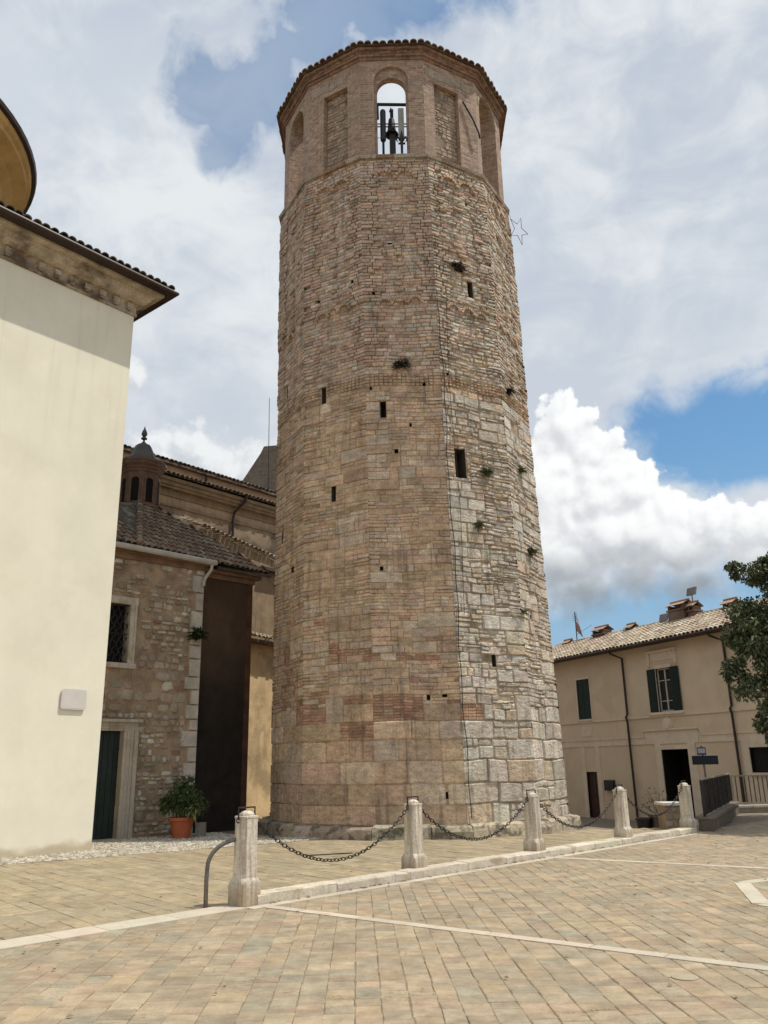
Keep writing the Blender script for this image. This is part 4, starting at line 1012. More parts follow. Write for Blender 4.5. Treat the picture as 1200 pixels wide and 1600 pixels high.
# quoins
z = 0
q_ = 0
while z < 6.7:
    h = random.uniform(.26, .5); w_ = .36 if q_ % 2 else .24
    if random.random() < .3: w_ += .1
    stone(rs, fC, -w_, -.002, z+.006, z+h-.006, .03, -.03, jit((.50, .45, .37), .1), .015, .006); 
    bx(rs, fC, -.06, .0, z+.006, z+h-.006, -.3, .012, jit((.50, .45, .37), .1)); z += h; q_ += 1
rs.build('stonework', 'rubble', chapel)
def framed(parent, fn, o, name, fw=.2, dp=.05, top=None, back='black', sill=True):
    a0, a1, b0, b1 = o; m_ = MB(); c = (.48, .42, .335)
    bx(m_, fn, a1, a1+fw, b0, b1+.0, -.25, dp, jit(c, .05)); bx(m_, fn, a0-fw, a0, b0, b1, -.25, dp, jit(c, .05))
    bx(m_, fn, a0-fw-.02, a1+fw+.02, b1, b1+fw, -.25, dp+.004, jit(c, .05))
    bx(m_, fn, a1+fw*.65, a1+fw-.01, b0, b1, dp, dp+.02, c)
    if sill: bx(m_, fn, a0-fw-.03, a1+fw+.03, b0-.12, b0, -.25, dp+.05, jit(c, .05))
    return m_.build(name, 'beige_stone', parent)
win = framed(chapel, fC, ops[0], 'window_frame', .18)
g = MB(); bx(g, fC, *ops[0], -.30, -.26); g.build('window_pane', 'black', chapel)
gr = MB()   # lattice grille
a0, a1, b0, b1 = ops[0]
nn = 9
for i in range(-10, 14):
    for sg in (1, -1):
        pts = []
        for t in np.linspace(0, 1, 26):
            zz = b0+(b1-b0)*t; ss = a0+(i*.17)+sg*(zz-b0)*.55+.02*math.sin(zz*28)
            if a0 < ss < a1: pts.append(fC(ss, zz, -.05+.01*sg))
        if len(pts) > 1: gr.tube(pts, .012, 5)
for t in (0, .5, 1): gr.tube([fC(a0, b0+.02+(b1-b0-.04)*t, -.05), fC(a1, b0+.02+(b1-b0-.04)*t, -.05)], .014, 5)
gr.build('window_grille', 'iron', chapel)
dfm = MB(); c = (.46, .40, .32); a0, a1, b0, b1 = ops[1]
for (w0, w1, d_) in ((0, .26, .05), (.26, .36, .09), (.08, .12, .07), (.18, .21, .07)):
    bx(dfm, fC, a1+w0, a1+w1, 0, b1+.0, -.25 if w0 == 0 else .0, d_, c); bx(dfm, fC, a0-w1, a0-w0, 0, b1, -.25 if w0 == 0 else .0, d_, c)
bx(dfm, fC, a0-.36, a1+.36, b1, b1+.2, -.25, .055, c); bx(dfm, fC, a0-.42, a1+.42, b1+.2, b1+.27, -.1, .16, jit(c, .1)); bx(dfm, fC, a0-.36, a1+.36, b1+.05, b1+.09, .055, .075, c)
bx(dfm, fC, a0-.4, a1+.4, -.05, .03, -.25, .18, c)
dfm.build('door_frame', 'beige_stone', chapel)
dd_ = MB(); bx(dd_, fC, a0, a1, .03, b1, -.22, -.18); 
for i in range(10): bx(dd_, fC, a0+.02+i*.144, a0+.145+i*.144, .05, b1-.02, -.18, -.165)
for i in range(5): bx(dd_, fC, a0, a1, .35+i*.42, .38+i*.42, -.165, -.15)
dd_.build('door', 'door_green', chapel)
# sooty side wing set back from the front; tower shade painted into its colour
C3 = C2+np.array([-.42, .42]); fD = wall_frame(C3, dC)
sw = MB(); bx(sw, fD, -.3, 1.86, -.1, 6.9, -4, 0); sw.build('side_wing_wall', 'soot_shade', chapel)
ss_ = MB(); bx(ss_, fD, 1.86, 2.04, -.1, 6.9, -4, .02); ss_.build('wing_corner', mat('dark_red_render', (.11, .055, .035), var=.3, bump=.3, streak=.4), chapel)
bx_ = MB(); bx(bx_, fC, -5.2, .0, 6.72, 6.93, -.3, .04, c); bx(bx_, fD, .0, 2.1, 6.72, 6.93, -.3, .06, c); bx(bx_, fC, -5.2, .12, 6.86, 6.95, -.3, .16, c); bx(bx_, fD, .0, 2.22, 6.86, 6.95, -.3, .2, c)
bx_.build('eaves_board', mat('stained_eaves_plaster', (.22, .14, .09), var=.25, bump=.3), chapel)
gt = MB(); gt.tube([fC(-5.2, 6.99, .32), fC(-.02, 6.93, .32), fC(.16, 6.93, .32)], .075, 10); gt.tube([fC(.04, 6.9, .32), fC(.02, 6.72, .30), fC(-.03, 6.55, .14), fC(-.06, 6.42, .09), fC(-.06, 6.3, .09)], .045, 8)
gt.build('gutter', 'zinc', chapel)
gt = MB(); gt.tube([fD(.6, 6.99, .30), fD(2.45, 6.99, .30)], .06, 8); gt.build('wing_gutter', 'steel', chapel)
# roof: hips run up to the lantern
LC = V3(-7.60, 24.5, 0); LZ = 9.2
E0 = fC(-5.6, 7.03, .30); E1 = fC(.1, 7.03, .30); E2 = fD(.55, 7.05, .28); E3 = fD(2.45, 7.03, .28); 
E4 = fD(2.6, 7.1, -4.2); E5 = fC(-6.4, 7.1, -5.5)
apex = LC+V3(0, 0, 9.6)
H0 = fC(-2.15, 7.03, .30)
rb_ = MB()
def plane_tiles(mb, A, B, Ap, cw=.19, rl=.33, colf=None, bedcol=(.08, .06, .045)):
    A, B, Ap = np.array(A), np.array(B), np.array(Ap); e = B-A; L = np.linalg.norm(e); e /= L
    v = Ap-A; ua = v@e; s = v-e*ua; Hs = np.linalg.norm(s); s /= Hs
    ins = lambda u, w: (w < Hs+.1) and (u > ua*w/Hs-.06) and (u < L-(L-ua)*w/Hs+.06)
    tiles(mb, A, e, s, int(L/cw)+1, int(Hs/rl)+1, cw, rl, ins, colf, seg=4, lift=.02)
    mb.face([A, B, Ap], bedcol)
cfc = lambda: jit(random.choice([(.17, .115, .08), (.20, .14, .095), (.13, .09, .065), (.24, .17, .12), (.15, .105, .075)]), .2)
plane_tiles(rb_, E0, H0, apex, colf=cfc); plane_tiles(rb_, H0, E3, apex, colf=cfc); plane_tiles(rb_, E3, E4, apex, colf=cfc); rb_.face([E4, E5, apex], (.1, .07, .05)); rb_.face([E5, E0, apex], (.1, .07, .05))
for i in range(14):
    a = H0+(apex-H0)*(i/16.)+V3(0, 0, .07); b = H0+(apex-H0)*((i+1.15)/16.)+V3(0, 0, .06); rb_.tube([a, b], [.10, .08], 8, cfc())
roofc = rb_.build('roof', 'tile', chapel)
ln = MB(); LB = LC+V3(0, 0, LZ-.1); oct0 = R(22.5)
ln.lathe(LB, [(.66, -.4), (.66, .18), (.62, .2), (.58, .26), (.58, 1.25), (.62, 1.28), (.62, 1.34), (.66, 1.38), (.66, 1.43), (.74, 1.5), (.74, 1.55), (.78, 1.6), (.78, 1.66), (.55, 1.72)], 8, a0=oct0)
for k in range(8):
    a = oct0+R(22.5+45*k); n = V3(math.cos(a), math.sin(a), 0); t = V3(-n[1], n[0], 0); f_ = lambda s, z, d=0.: LB+t*s+n*(.536+d)+V3(0, 0, z)
    arch_ring(ln, f_, 0, .12, .95, 0, .03, .05, 8); bx(ln, f_, -.17, -.12, .3, .95, 0, .03); bx(ln, f_, .12, .17, .3, .95, 0, .03)
lant = ln.build('lantern', 'redbrick', chapel)
ow = MB()
for k in range(8):
    a = oct0+R(22.5+45*k); n = V3(math.cos(a), math.sin(a), 0); t = V3(-n[1], n[0], 0); f_ = lambda s, z, d=0.: LB+t*s+n*(.538+d)+V3(0, 0, z)
    ow.prism([(-.12, .3), (.12, .3)]+[(.12*math.cos(R(q)), .95+.12*math.sin(R(q))) for q in range(0, 181, 30)], f_, -.02, .004)
ow.build('lantern_opening', 'black', lant)
lc_ = MB(); lc_.lathe(LB, [(.50, 1.70), (.46, 1.8), (.24, 2.28), (.10, 2.36), (.05, 2.42)], 8, a0=oct0); lc_.build('lead_cap', 'lead', lant)
lf_ = MB(); lf_.lathe(LB, [(.03, 2.38), (.03, 2.48), (.10, 2.52), (.10, 2.55), (.04, 2.58), (.095, 2.68), (.08, 2.76), (.03, 2.86), (0, 2.98)], 10); lf_.build('finial', 'lead', lant)

# ------------------------------------------------------------------ NAVE behind
NP = np.array([-9., 27.]); fN = wall_frame(NP, dW)
nave = thing('church_nave', 'long church nave wall with two stepped eaves and a bent downpipe behind the chapel', 'church', (NP[0], NP[1], 0))
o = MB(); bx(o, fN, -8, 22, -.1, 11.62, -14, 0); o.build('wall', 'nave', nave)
o = MB()
for (z0, z1, d_) in ((11.50, 11.62, .34), (11.36, 11.50, .26), (11.26, 11.36, .20), (11.0, 11.06, .06), (10.62, 10.68, .05)): bx(o, fN, -8, 22, z0, z1, -.01, d_)
bx(o, fN, -8, 22, 11.06, 11.26, -.01, .03)
o.build('eaves_moulding', mat('nave_moulding_plaster', (.30, .215, .135), var=.2, fine=.15, bump=.3, streak=.3), nave)
o = MB(); o.tube([fN(-8, 11.68, .42), fN(22, 11.68, .42)], .06, 8)
tl = MB(); cfn = lambda: jit(random.choice([(.16, .11, .08), (.22, .15, .10), (.12, .09, .07)]), .2); d3 = V3(dW[0], dW[1], 0)
nn3 = V3(dW[1], -dW[0], 0); sln = -nn3*math.cos(R(20))+V3(0, 0, math.sin(R(20)))
tiles(tl, fN(-8, 11.66, .46), d3, sln, 120, 3, .2, .36, colf=cfn, seg=4); tl.face([fN(-8, 11.66, .42), fN(22, 11.66, .42), fN(22, 12.1, -.8), fN(-8, 12.1, -.8)], (.1, .07, .05)); tl.build('lower_roof', 'tile', nave)
o = MB(); bx(o, fN, -8, 22, 11.6, 12.60, -13, -.75); o.build('clerestory_wall', 'pink_plaster', nave)
tl = MB(); tiles(tl, fN(-8, 12.58, -.55), d3, sln, 120, 4, .2, .36, colf=cfn, seg=4); tl.face([fN(-8, 12.585, -.57), fN(22, 12.585, -.57), fN(22, 14.9, -7), fN(-8, 14.9, -7)], (.1, .07, .05)); bx(tl, fN, -8, 22, 12.50, 12.58, -.8, -.56, (.12, .08, .06)); tl.build('upper_roof', 'tile', nave)
o = MB(); o.tube([fN(5.16, 11.66, .42), fN(5.16, 11.50, .40), fN(4.86, 11.0, .10), fN(4.82, 10.8, .10), fN(4.82, 6, .10)], .05, 8); o.tube([fN(4.0, 12.5, -.6), fN(4.0, 12.0, -.7)], .05, 6); o.build('downpipe', 'pipe', nave)
o = MB(); o.tube([fN(7.55, 12.6, -1.), fN(7.48, 17.1, -1.)], [.02, .012], 6)
o.build('lightning_rod', 'iron', nave)
an = thing('side_aisle', 'low raking wall topped with sunlit tiles in front of the nave', 'wall', (-6.4, 27.8, 0))
fA = wall_frame(NP+np.array([.766, -.643])*1.5, dW)
o = MB(); o.prism([(1.9, -.1), (7.5, -.1), (7.5, 8.75), (5.75, 9.0), (2.3, 9.60), (1.9, 9.4)], fA, -1.4, 0); o.build('wall', mat('aisle_plaster', (.30, .215, .13), var=.2, bump=.3, streak=.4), an)
o = MB(); sA = V3(*(fA(7.4, 8.82, .1)-fA(2.2, 9.68, .1))); sA /= np.linalg.norm(sA); cfl = lambda: jit(random.choice([(.40, .30, .2), (.48, .40, .3), (.34, .24, .16)]), .15)
upv = -nn3*math.cos(R(22))+V3(0, 0, math.sin(R(22))); tiles(o, fA(2.2, 9.64, .12), sA, upv, 27, 4, .2, .36, colf=cfl, seg=4); o.build('tile_coping', 'tile', an)
o = MB(); bx(o, fA, 5.0, 7.5, 8.5, 8.62, 0, .3); o.build('ledge', 'tilebed', an)
# gable further back
o = MB(); g_ = lambda s, z, d=0.: V3(s, 37.0-d, z)
o.prism([(-8.2, 0), (-3., 0), (-3., 16.3), (-5.05, 16.3), (-5.7, 16.25), (-5.85, 15.9), (-6.75, 14.4), (-8.2, 12.4)], g_, -1.2, 0)
gb = tag(o.build('gable_wall', mat('grey_gable_stone', (.20, .165, .125), var=.3, fine=.25, bump=.6, extra=brick_extra((.22, .18, .13), (.17, .135, .10), (.14, .11, .08), .4, .2))), 'weathered stone gable wall rising behind the nave roof beside the tower', 'wall')
# wall across the passage
C4 = np.array([-4.2, 28.]); dP = np.array([.5, .866]); fP = wall_frame(C4, dP)
pw = thing('passage_wall', 'sunlit ochre plaster wall with tiled coping at the end of the passage', 'wall', (C4[0], C4[1], 0))
o = MB(); bx(o, fP, -2.5, 4, -.5, 5.55, -.4, 0); o.build('wall', 'ochre_plaster', pw)
o = MB(); bx(o, fP, -2.5, 4, 5.50, 5.58, -.4, .42, (.12, .08, .05)); dc3 = V3(dP[0], dP[1], 0); nc3 = V3(dP[1], -dP[0], 0)
tiles(o, fP(-2.5, 5.6, .5), dc3, -nc3*math.cos(R(18))+V3(0, 0, math.sin(R(18))), 32, 3, .2, .36, colf=lambda: jit((.34, .27, .2), .2), seg=4); o.build('tile_coping', 'tile', pw)
o = MB(); tuft(o, fP(.35, -.25, .1), 120, .3, .5, GR+[(.3, .26, .14)], .02, -.3); tuft(o, fP(.05, 5.68, .3), 40, .2, .12, GR, .02); tag(o.build('wall_foot_weed', 'leaf'), 'green weeds growing at the foot of the sunlit passage wall', 'weed')

# ------------------------------------------------------------------ HOUSE on the right
HP = np.array([10.419, 45.748]); dH = np.array([-.418, .908]); dH = dH/np.linalg.norm(dH)
# frame with s running to the right as seen from the piazza
fH = wall_frame(HP, dH); n_out = V3(dH[1], -dH[0], 0)
fHs = lambda s, z, d=0.: V3(HP[0], HP[1], 0)+V3(dH[0], dH[1], 0)*s-n_out*d+V3(0, 0, z)   # outward toward the camera
def hb(mb, s0, s1, z0, z1, d0, d1, col=(.5, .5, .5)):
    mb.prism([(s1, z0), (s0, z0), (s0, z1), (s1, z1)], fHs, d0, d1, col)
house = thing('house', 'two storey tan rendered house with green shutters and brown tiled roof', 'house', (HP[0], HP[1], -1.2))
S0, S1 = -22, 5.5
hops = [(-.88, .22, 3.69, 5.78), (-6.95, -5.96, 3.72, 5.74), (-12.5, -10.95, 1.0, 2.0), (-.92, -.02, -1.3, 1.02), (-7.5, -5.78, -1.3, 2.02)]
o = MB()
hwf = lambda s, z, d=0.: fHs(-s, z, d)
holed_wall(o, hwf, -S1, -S0, -1.6, 7.05, 0, [(-b, -a, c_, d_) for a, b, c_, d_ in hops]); 
o.face([fHs(S1, -1.6), fHs(S1, 7.05), fHs(S1, 7.05, -8), fHs(S1, -1.6, -8)]); o.face([fHs(S0, -1.6), fHs(S0, -1.6, -8), fHs(S0, 7.05, -8), fHs(S0, 7.05)]); o.face([fHs(S1, -1.6, -8), fHs(S0, -1.6, -8), fHs(S0, 7.05, -8), fHs(S1, 7.05, -8)][::-1])
o.build('wall', 'house', house)
tr = MB()
hb(tr, S0, S1, 3.50, 3.60, 0, .05); hb(tr, S0, -8.25, 2.28, 2.60, 0, .03); hb(tr, -4.75, S1, 2.28, 2.60, 0, .03); hb(tr, S0, -8.3, 2.58, 2.64, .0, .06); hb(tr, -4.7, S1, 2.58, 2.64, 0, .06)
hb(tr, -8.3, -4.7, 2.88, 2.96, 0, .10); hb(tr, -8.2, -4.8, 2.28, 2.88, 0, .03); tr.prism([(-8.3, 2.96), (-8.6, 2.64), (-8.6, 2.58), (-8.3, 2.86)][::-1], fHs, .02, .06)
for a, b in ((-5.78, -5.4), (-7.95, -7.5)): hb(tr, a, b, -1.3, 2.28, 0, .05)
hb(tr, -7.95, -5.4, 2.02, 2.2, 0, .055)
hb(tr, -.02, .28, -1.3, 2.28, 0, .04); hb(tr, -1.25, -.92, -1.3, 2.28, 0, .04)
hb(tr, -.95, .30, 3.6, 3.69, 0, .09); hb(tr, .22, .30, 3.69, 5.9, 0, .03); hb(tr, -.96, -.88, 3.69, 5.9, 0, .03); hb(tr, -.96, .3, 5.78, 5.9, 0, .035)
hb(tr, -7.6, -5.3, 3.60, 3.72, 0, .12); hb(tr, -5.96, -5.86, 3.72, 5.9, 0, .04); hb(tr, -7.05, -6.95, 3.72, 5.9, 0, .04); hb(tr, -7.05, -5.86, 5.74, 5.9, 0, .045)
hb(tr, -10.95, -10.6, -1.3, 2.3, 0, .05); hb(tr, -12.9, -12.5, -1.3, 2.3, 0, .05); hb(tr, -12.9, -10.6, 2.0, 2.29, 0, .055); hb(tr, -12.6, -10.8, .9, 1.0, 0, .1)
hb(tr, -12.5, -10.95, -1.3, .9, -.02, .01)
# scrolls above the window, cartouche above the door
for s in (-5.55, -7.35):
    tr.prism([(s+.12*math.cos(q), 6.2+.34*math.sin(q)) for q in np.linspace(2*math.pi, 0, 16, endpoint=False)], fHs, 0, .07)
hb(tr, -7.5, -5.4, 6.48, 6.60, 0, .12); hb(tr, -7.2, -5.7, 6.1, 6.48, 0, .03)
tr.prism([(-6.4+.30*math.cos(q), 3.16+.30*math.sin(q)) for q in np.linspace(2*math.pi, 0, 18, endpoint=False)], fHs, 0, .09)
tr.prism([(-6.4+.20*math.cos(q), 3.16+.22*math.sin(q)) for q in np.linspace(2*math.pi, 0, 18, endpoint=False)], fHs, .09, .13)
hb(tr, -.75, .05, 2.8, 3.3, 0, .025)
tr.build('trim', 'house_trim', house)
o = MB(); hb(o, -.88, .22, 3.69, 5.78, -.12, -.08)
sh_ = MB()
def shutter(mb, s0, s1, z0, z1, d):
    hb(mb, s0, s1, z0, z1, d, d+.03)
    n = int((z1-z0)/.09)
    for i in range(n): hb(mb, s0+.05, s1-.05, z0+.05+i*.09, z0+.10+i*.09, d+.03, d+.045)
o.build('window_back', 'black', house)
for a, b in ((-.88, -.335), (-.325, .22)):
    m_ = MB(); shutter(m_, a, b, 3.70, 5.77, -.05); m_.build('shutter', 'shutter', house)
for a, b in ((-5.95, -5.42), (-7.50, -6.96)):
    m_ = MB(); shutter(m_, a, b, 3.74, 5.74, .055); m_.build('shutter', 'shutter', house)
wf_ = MB(); hb(wf_, -6.95, -5.96, 3.72, 5.74, -.16, -.13); wf_.build('window_pane', 'glass', house)
wf_ = MB()
for s0, s1, z0, z1 in ((-6.02, -5.96, 3.72, 5.74), (-6.95, -6.89, 3.72, 5.74), (-6.49, -6.42, 3.72, 5.74), (-6.95, -5.96, 3.72, 3.80), (-6.95, -5.96, 5.67, 5.74)): hb(wf_, s0, s1, z0, z1, -.13, -.09)
for s0, s1 in ((-6.89, -6.49), (-6.42, -6.02)):
    for z_ in (4.2, 5.15): hb(wf_, s0, s1, z_, z_+.035, -.13, -.10)
wf_.build('window_frame', 'white_paint', house)
m_ = MB(); hb(m_, -12.5, -10.95, 1.0, 2.0, -.2, -.15); m_.build('window_pane', 'glass', house)
m_ = MB()
for i in range(11): hb(m_, -12.45+i*.15, -12.43+i*.15, 1.0, 2.0, -.1, -.08)
m_.build('window_bars', 'iron', house)
m_ = MB(); hb(m_, -.92, -.02, -1.3, 1.02, -.16, -.10); 
for i in range(3): hb(m_, -.84+i*.26, -.64+i*.26, -1.0, .9, -.10, -.085)
m_.build('door', 'door_brown', house)
m_ = MB(); hb(m_, -7.5, -5.78, -1.3, 2.02, -1.2, -1.1); m_.build('doorway_back', 'black', house)
m_ = MB()
for a, b in ((-7.5, -7.44), (-5.84, -5.78)): hb(m_, a, b, -1.3, 2.02, -1.1, -.001)
hb(m_, -7.5, -5.78, 1.99, 2.02, -1.1, -.001); m_.build('doorway_lining', 'black', house)
# roof
SA = R(22.6); up = n_out*math.cos(SA)+V3(0, 0, math.sin(SA)); dH3 = V3(dH[0], dH[1], 0)
hr = MB(); cfh = lambda: jit(random.choice([(.44, .33, .23), (.48, .39, .29), (.36, .26, .18), (.54, .47, .37), (.42, .35, .26), (.30, .22, .16)]), .22)
Oe = fHs(S0-.3, 6.96, .55)
LEN = (3.55)/math.cos(SA)
tiles(hr, Oe, dH3, up, int((S1-S0+.6)/.27), int(LEN/.40)+1, .27, .40, colf=cfh, seg=4, lift=.03)
hr.face([Oe, Oe+dH3*(S1-S0+.6), Oe+dH3*(S1-S0+.6)+up*LEN, Oe+up*LEN], (.12, .085, .06))
Rg = Oe+up*LEN
dn = n_out*math.cos(SA)-V3(0, 0, math.sin(SA)); hr.face([Rg, Rg+dH3*(S1-S0+.6), Rg+dH3*(S1-S0+.6)+dn*5.5, Rg+dn*5.5], (.25, .18, .12))
nr = int((S1-S0+.6)/.4)
for i in range(nr):
    a = Rg+dH3*(i*.4)+V3(0, 0, .07); hr.tube([a, a+dH3*.44], [.115, .095], 8, cfh())
hroof = hr.build('roof', 'tile', house)
hr = MB(); hb(hr, S0-.3, S1+.3, 6.90, 6.955, -.1, .56); 
hr.tube([fHs(S0-.3, 6.93, .62), fHs(S1+.3, 6.93, .62)], .06, 8); hr.build('gutter', 'pipe', house)
for s_, zb in ((-3.75, -1.3), (-10.4, -1.3)):
    m_ = MB(); m_.tube([fHs(s_+.35, 6.88, .6), fHs(s_+.30, 6.75, .55), fHs(s_, 6.5, .09), fHs(s_, 3.75, .09), fHs(s_+.02, 3.6, .18), fHs(s_, 3.4, .13), fHs(s_, zb, .09)], .055, 8); m_.build('downpipe', 'pipe', house)
m_ = MB(); hb(m_, -2.25, -1.55, .12, .62, 0, .16); m_.build('wall_box', 'iron', house)
def chimney(s, w_, dpt, z0, h, back_=3.55):
    c = fHs(s, 0, -back_+.55+.0); m_ = MB(); zr = z0
    ax, ay = dH3, n_out
    m_.box(c+V3(0, 0, zr+h/2-.3), ax*w_/2, ay*dpt/2, V3(0, 0, h/2+.3)); m_.box(c+V3(0, 0, zr+h+.03), ax*(w_/2+.06), ay*(dpt/2+.06), V3(0, 0, .04))
    for q in (-1, 1): 
        m_.box(c+ax*q*(w_/2-.06)+V3(0, 0, zr+h+.17), ax*.05, ay*(dpt/2), V3(0, 0, .11))
    ch = m_.build('chimney', 'redbrick', hroof)
    m_ = MB(); zt = zr+h+.27
    for q in (-1, 1):
        P_ = [c+ax*(-w_/2-.1)+ay*q*(dpt/2+.1)+V3(0, 0, zt), c+ax*(w_/2+.1)+ay*q*(dpt/2+.1)+V3(0, 0, zt), c+ax*(w_/2+.1)+V3(0, 0, zt+.22), c+ax*(-w_/2-.1)+V3(0, 0, zt+.22)]
        m_.face(P_, (.40, .25, .17)); m_.face([p-V3(0, 0, .03) for p in P_][::-1], (.25, .16, .11))
    m_.tube([c+ax*(-w_/2-.12)+V3(0, 0, zt+.24), c+ax*(w_/2+.12)+V3(0, 0, zt+.24)], .05, 6, (.36, .2, .13))
    m_.build('chimney_hood', 'tile', hroof)
chimney(1.35, 1.0, .6, 8.2, .36); chimney(-1.2, .5, .5, 8.2, .12); chimney(-5.0, 1.1, .7, 8.2, .70); chimney(-5.95, .4, .5, 8.2, .50); chimney(-8.3, .6, .5, 8.2, .22); chimney(4.6, .6, .5, 8.15, .08)
# aerial with flag, lamps on the chimneys
ae = thing('roof_aerial', 'tilted roof aerial with faded red and white cloth beside the left chimney', 'aerial', tuple(fHs(4.35, 8.3, -3.)))
m_ = MB(); c = fHs(3.6, 8.2, -2.9); m_.tube([c, c+V3(0, 0, 2.1)-dH3*-.0], .03, 6); m_.tube([c+V3(0, 0, .35)-dH3*.5, c+V3(0, 0, .35)+dH3*.4], .018, 5)
for q in range(4): m_.tube([c+V3(0, 0, 1.95-.12*q)-dH3*.22, c+V3(0, 0, 1.95-.12*q)+dH3*.22], .012, 5)
m_.tube([c+V3(0, 0, .7), c-dH3*1.5+V3(0, 0, 1.05)], .01, 4)
m_.build('mast', 'iron', ae)
m_ = MB(); m_.face([c+V3(0, 0, 1.6), c+V3(0, 0, .95), c-dH3*.62+V3(0, 0, .42), c-dH3*.35+V3(0, 0, 1.2)], (.36, .2, .18)); m_.face([c+V3(0, 0, 1.95)-dH3*.02, c+V3(0, 0, 1.75)-dH3*.02, c-dH3*.35+V3(0, 0, 1.2), c-dH3*.28+V3(0, 0, 1.5)], (.6, .55, .52)); m_.build('cloth', 'flag', ae)
for s_, z_, lab in ((-5.9, 9.75, 'grey floodlight standing up behind the large chimney of the house'), (-3.75, 8.75, 'grey floodlight on the roof ridge left of the large chimney')):
    m_ = MB(); c = fHs(s_, z_, -3.0); m_.box(c, dH3*.28, V3(0, 0, .2)+n_out*.06, n_out*.06); m_.tube([c-V3(0, 0, .8), c], .03, 6)
    tag(m_.build('floodlight', 'steel'), lab, 'floodlight', 'floodlights on the house roof')

# ------------------------------------------------------------------ posts and chains
PG = 'stone posts along the kerb'
labs = ['foremost stone post, with a curved steel rail on its left side', 'second stone post, standing in front of the tower face between two chains', 'third stone post, in front of the right side of the tower foot', 'fourth stone post, standing in front of the downpipe of the tan house', 'farthest stone post, in shade beside the low wall and railing']
def make_post():
    t = thing('stone_post', labs[0], 'post', (0, 0, 0), 0, PG)
    m_ = MB(); c = (.60, .54, .44)
    def sect(w_, ch, z): # chamfered square
        h = w_/2; return [V3(*p, z) for p in [(h-ch, -h), (h, -h+ch), (h, h-ch), (h-ch, h), (-h+ch, h), (-h, h-ch), (-h, -h+ch), (-h+ch, -h)]]
    rings = [sect(.29, .012, -.05), sect(.285, .012, .25), sect(.275, .03, .275), sect(.245, .04, .31), sect(.243, .045, .36), sect(.225, .035, .985), sect(.235, .03, .99), sect(.235, .03, 1.01), sect(.17, .04, 1.015)]
    for i in range(1, 5):
        a = R(90*i/5); rings.append(sect(.17*math.cos(a)+.012, .17*math.cos(a)*.29+.001, 1.015+.06*math.sin(a)))
    n = 8; vs = [p for rg in rings for p in rg]
    m_.raw(vs, [(i*n+q, i*n+(q+1) % n, (i+1)*n+(q+1) % n, (i+1)*n+q) for i in range(len(rings)-1) for q in range(n)]+[tuple((len(rings)-1)*n+q for q in range(n))], c)
    m_.build('post_body', 'post', t, world=False)
    m_ = MB()
    m_.tube([(0, -.125, .97), (0, -.125, 1.11), (0, .125, 1.11), (0, .125, .97)], .011, 6)
    for q in (-1, 1): m_.tube([(0, q*.125+.03*math.cos(a), .965+.03*math.sin(a)) for a in np.linspace(0, 2*math.pi, 10, endpoint=False)], .008, 5, closed=True)
    m_.build('chain_bracket', 'iron', t, world=False)
    return t
p0_ = make_post(); posts = [p0_]
for i in range(1, 5):
    r = p0_.copy(); sc.collection.objects.link(r); r['label'] = labs[i]
    for ch in p0_.children:
        c_ = ch.copy(); sc.collection.objects.link(c_); c_.parent = r
    posts.append(r)
for i, (r, p) in enumerate(zip(posts, POSTS)):
    r.location = (p[0], p[1], 0); r.rotation_euler = (0, 0, -math.atan2(DL[0], DL[1])+R([0, 2, -2, 1, -1][i]))
clabs = ['long sagging iron chain between the foremost and second stone posts', 'iron chain between the second and third stone posts', 'iron chain between the third and fourth stone posts', 'iron chain between the fourth and farthest stone posts']
for i in range(4):
    a, b = np.array(POSTS[i]), np.array(POSTS[i+1]); L = np.linalg.norm(b-a); d = (b-a)/L; a = a+d*.12; b = b-d*.12; L -= .24
    sag = [.60, .56, .56, .52][i]; z0 = .96; ch = MB(); pts = []
    N_ = 400; prev = None; acc = 0; lk = []
    for t in np.linspace(0, 1, N_):
        zz = z0-sag*4*t*(1-t); p = V3(a[0]+(b[0]-a[0])*t, a[1]+(b[1]-a[1])*t, zz)
        if prev is not None: acc += np.linalg.norm(p-prev)
        if acc > .062 or prev is None: lk.append(p); acc = 0
        prev = p
    for j in range(len(lk)-1):
        c = (lk[j]+lk[j+1])/2; dd = lk[j+1]-lk[j]; dd /= np.linalg.norm(dd)
        s1_ = np.cross(dd, V3(0, 0, 1)); s1_ /= np.linalg.norm(s1_); s2_ = np.cross(s1_, dd); tw = R(45 if j % 2 else -45); w1 = s1_*math.cos(tw)+s2_*math.sin(tw)
        ch.tube([c+dd*.042*math.cos(q)+w1*.024*math.sin(q) for q in np.linspace(0, 2*math.pi, 10, endpoint=False)], .0068, 5, closed=True)
    tag(ch.build('chain', 'iron'), clabs[i], 'chain', 'iron chains hung between the posts')
m_ = MB(); pa = V3(-1.89, 10.86, .74); pts = []
for t in np.linspace(0, 1, 12):
    a = R(90*t); pts.append(V3(-1.86-.34*math.sin(a), 10.90-.14*math.sin(a), .74-.30*(1-math.cos(a))))
pts += [V3(-2.205, 10.755, .3), V3(-2.20, 10.75, -.02)]
m_.tube(pts, .026, 10)
tag(m_.build('curved_rail', 'steel', smooth=True), 'short curved grey steel rail running from the foremost post down to the paving', 'rail')

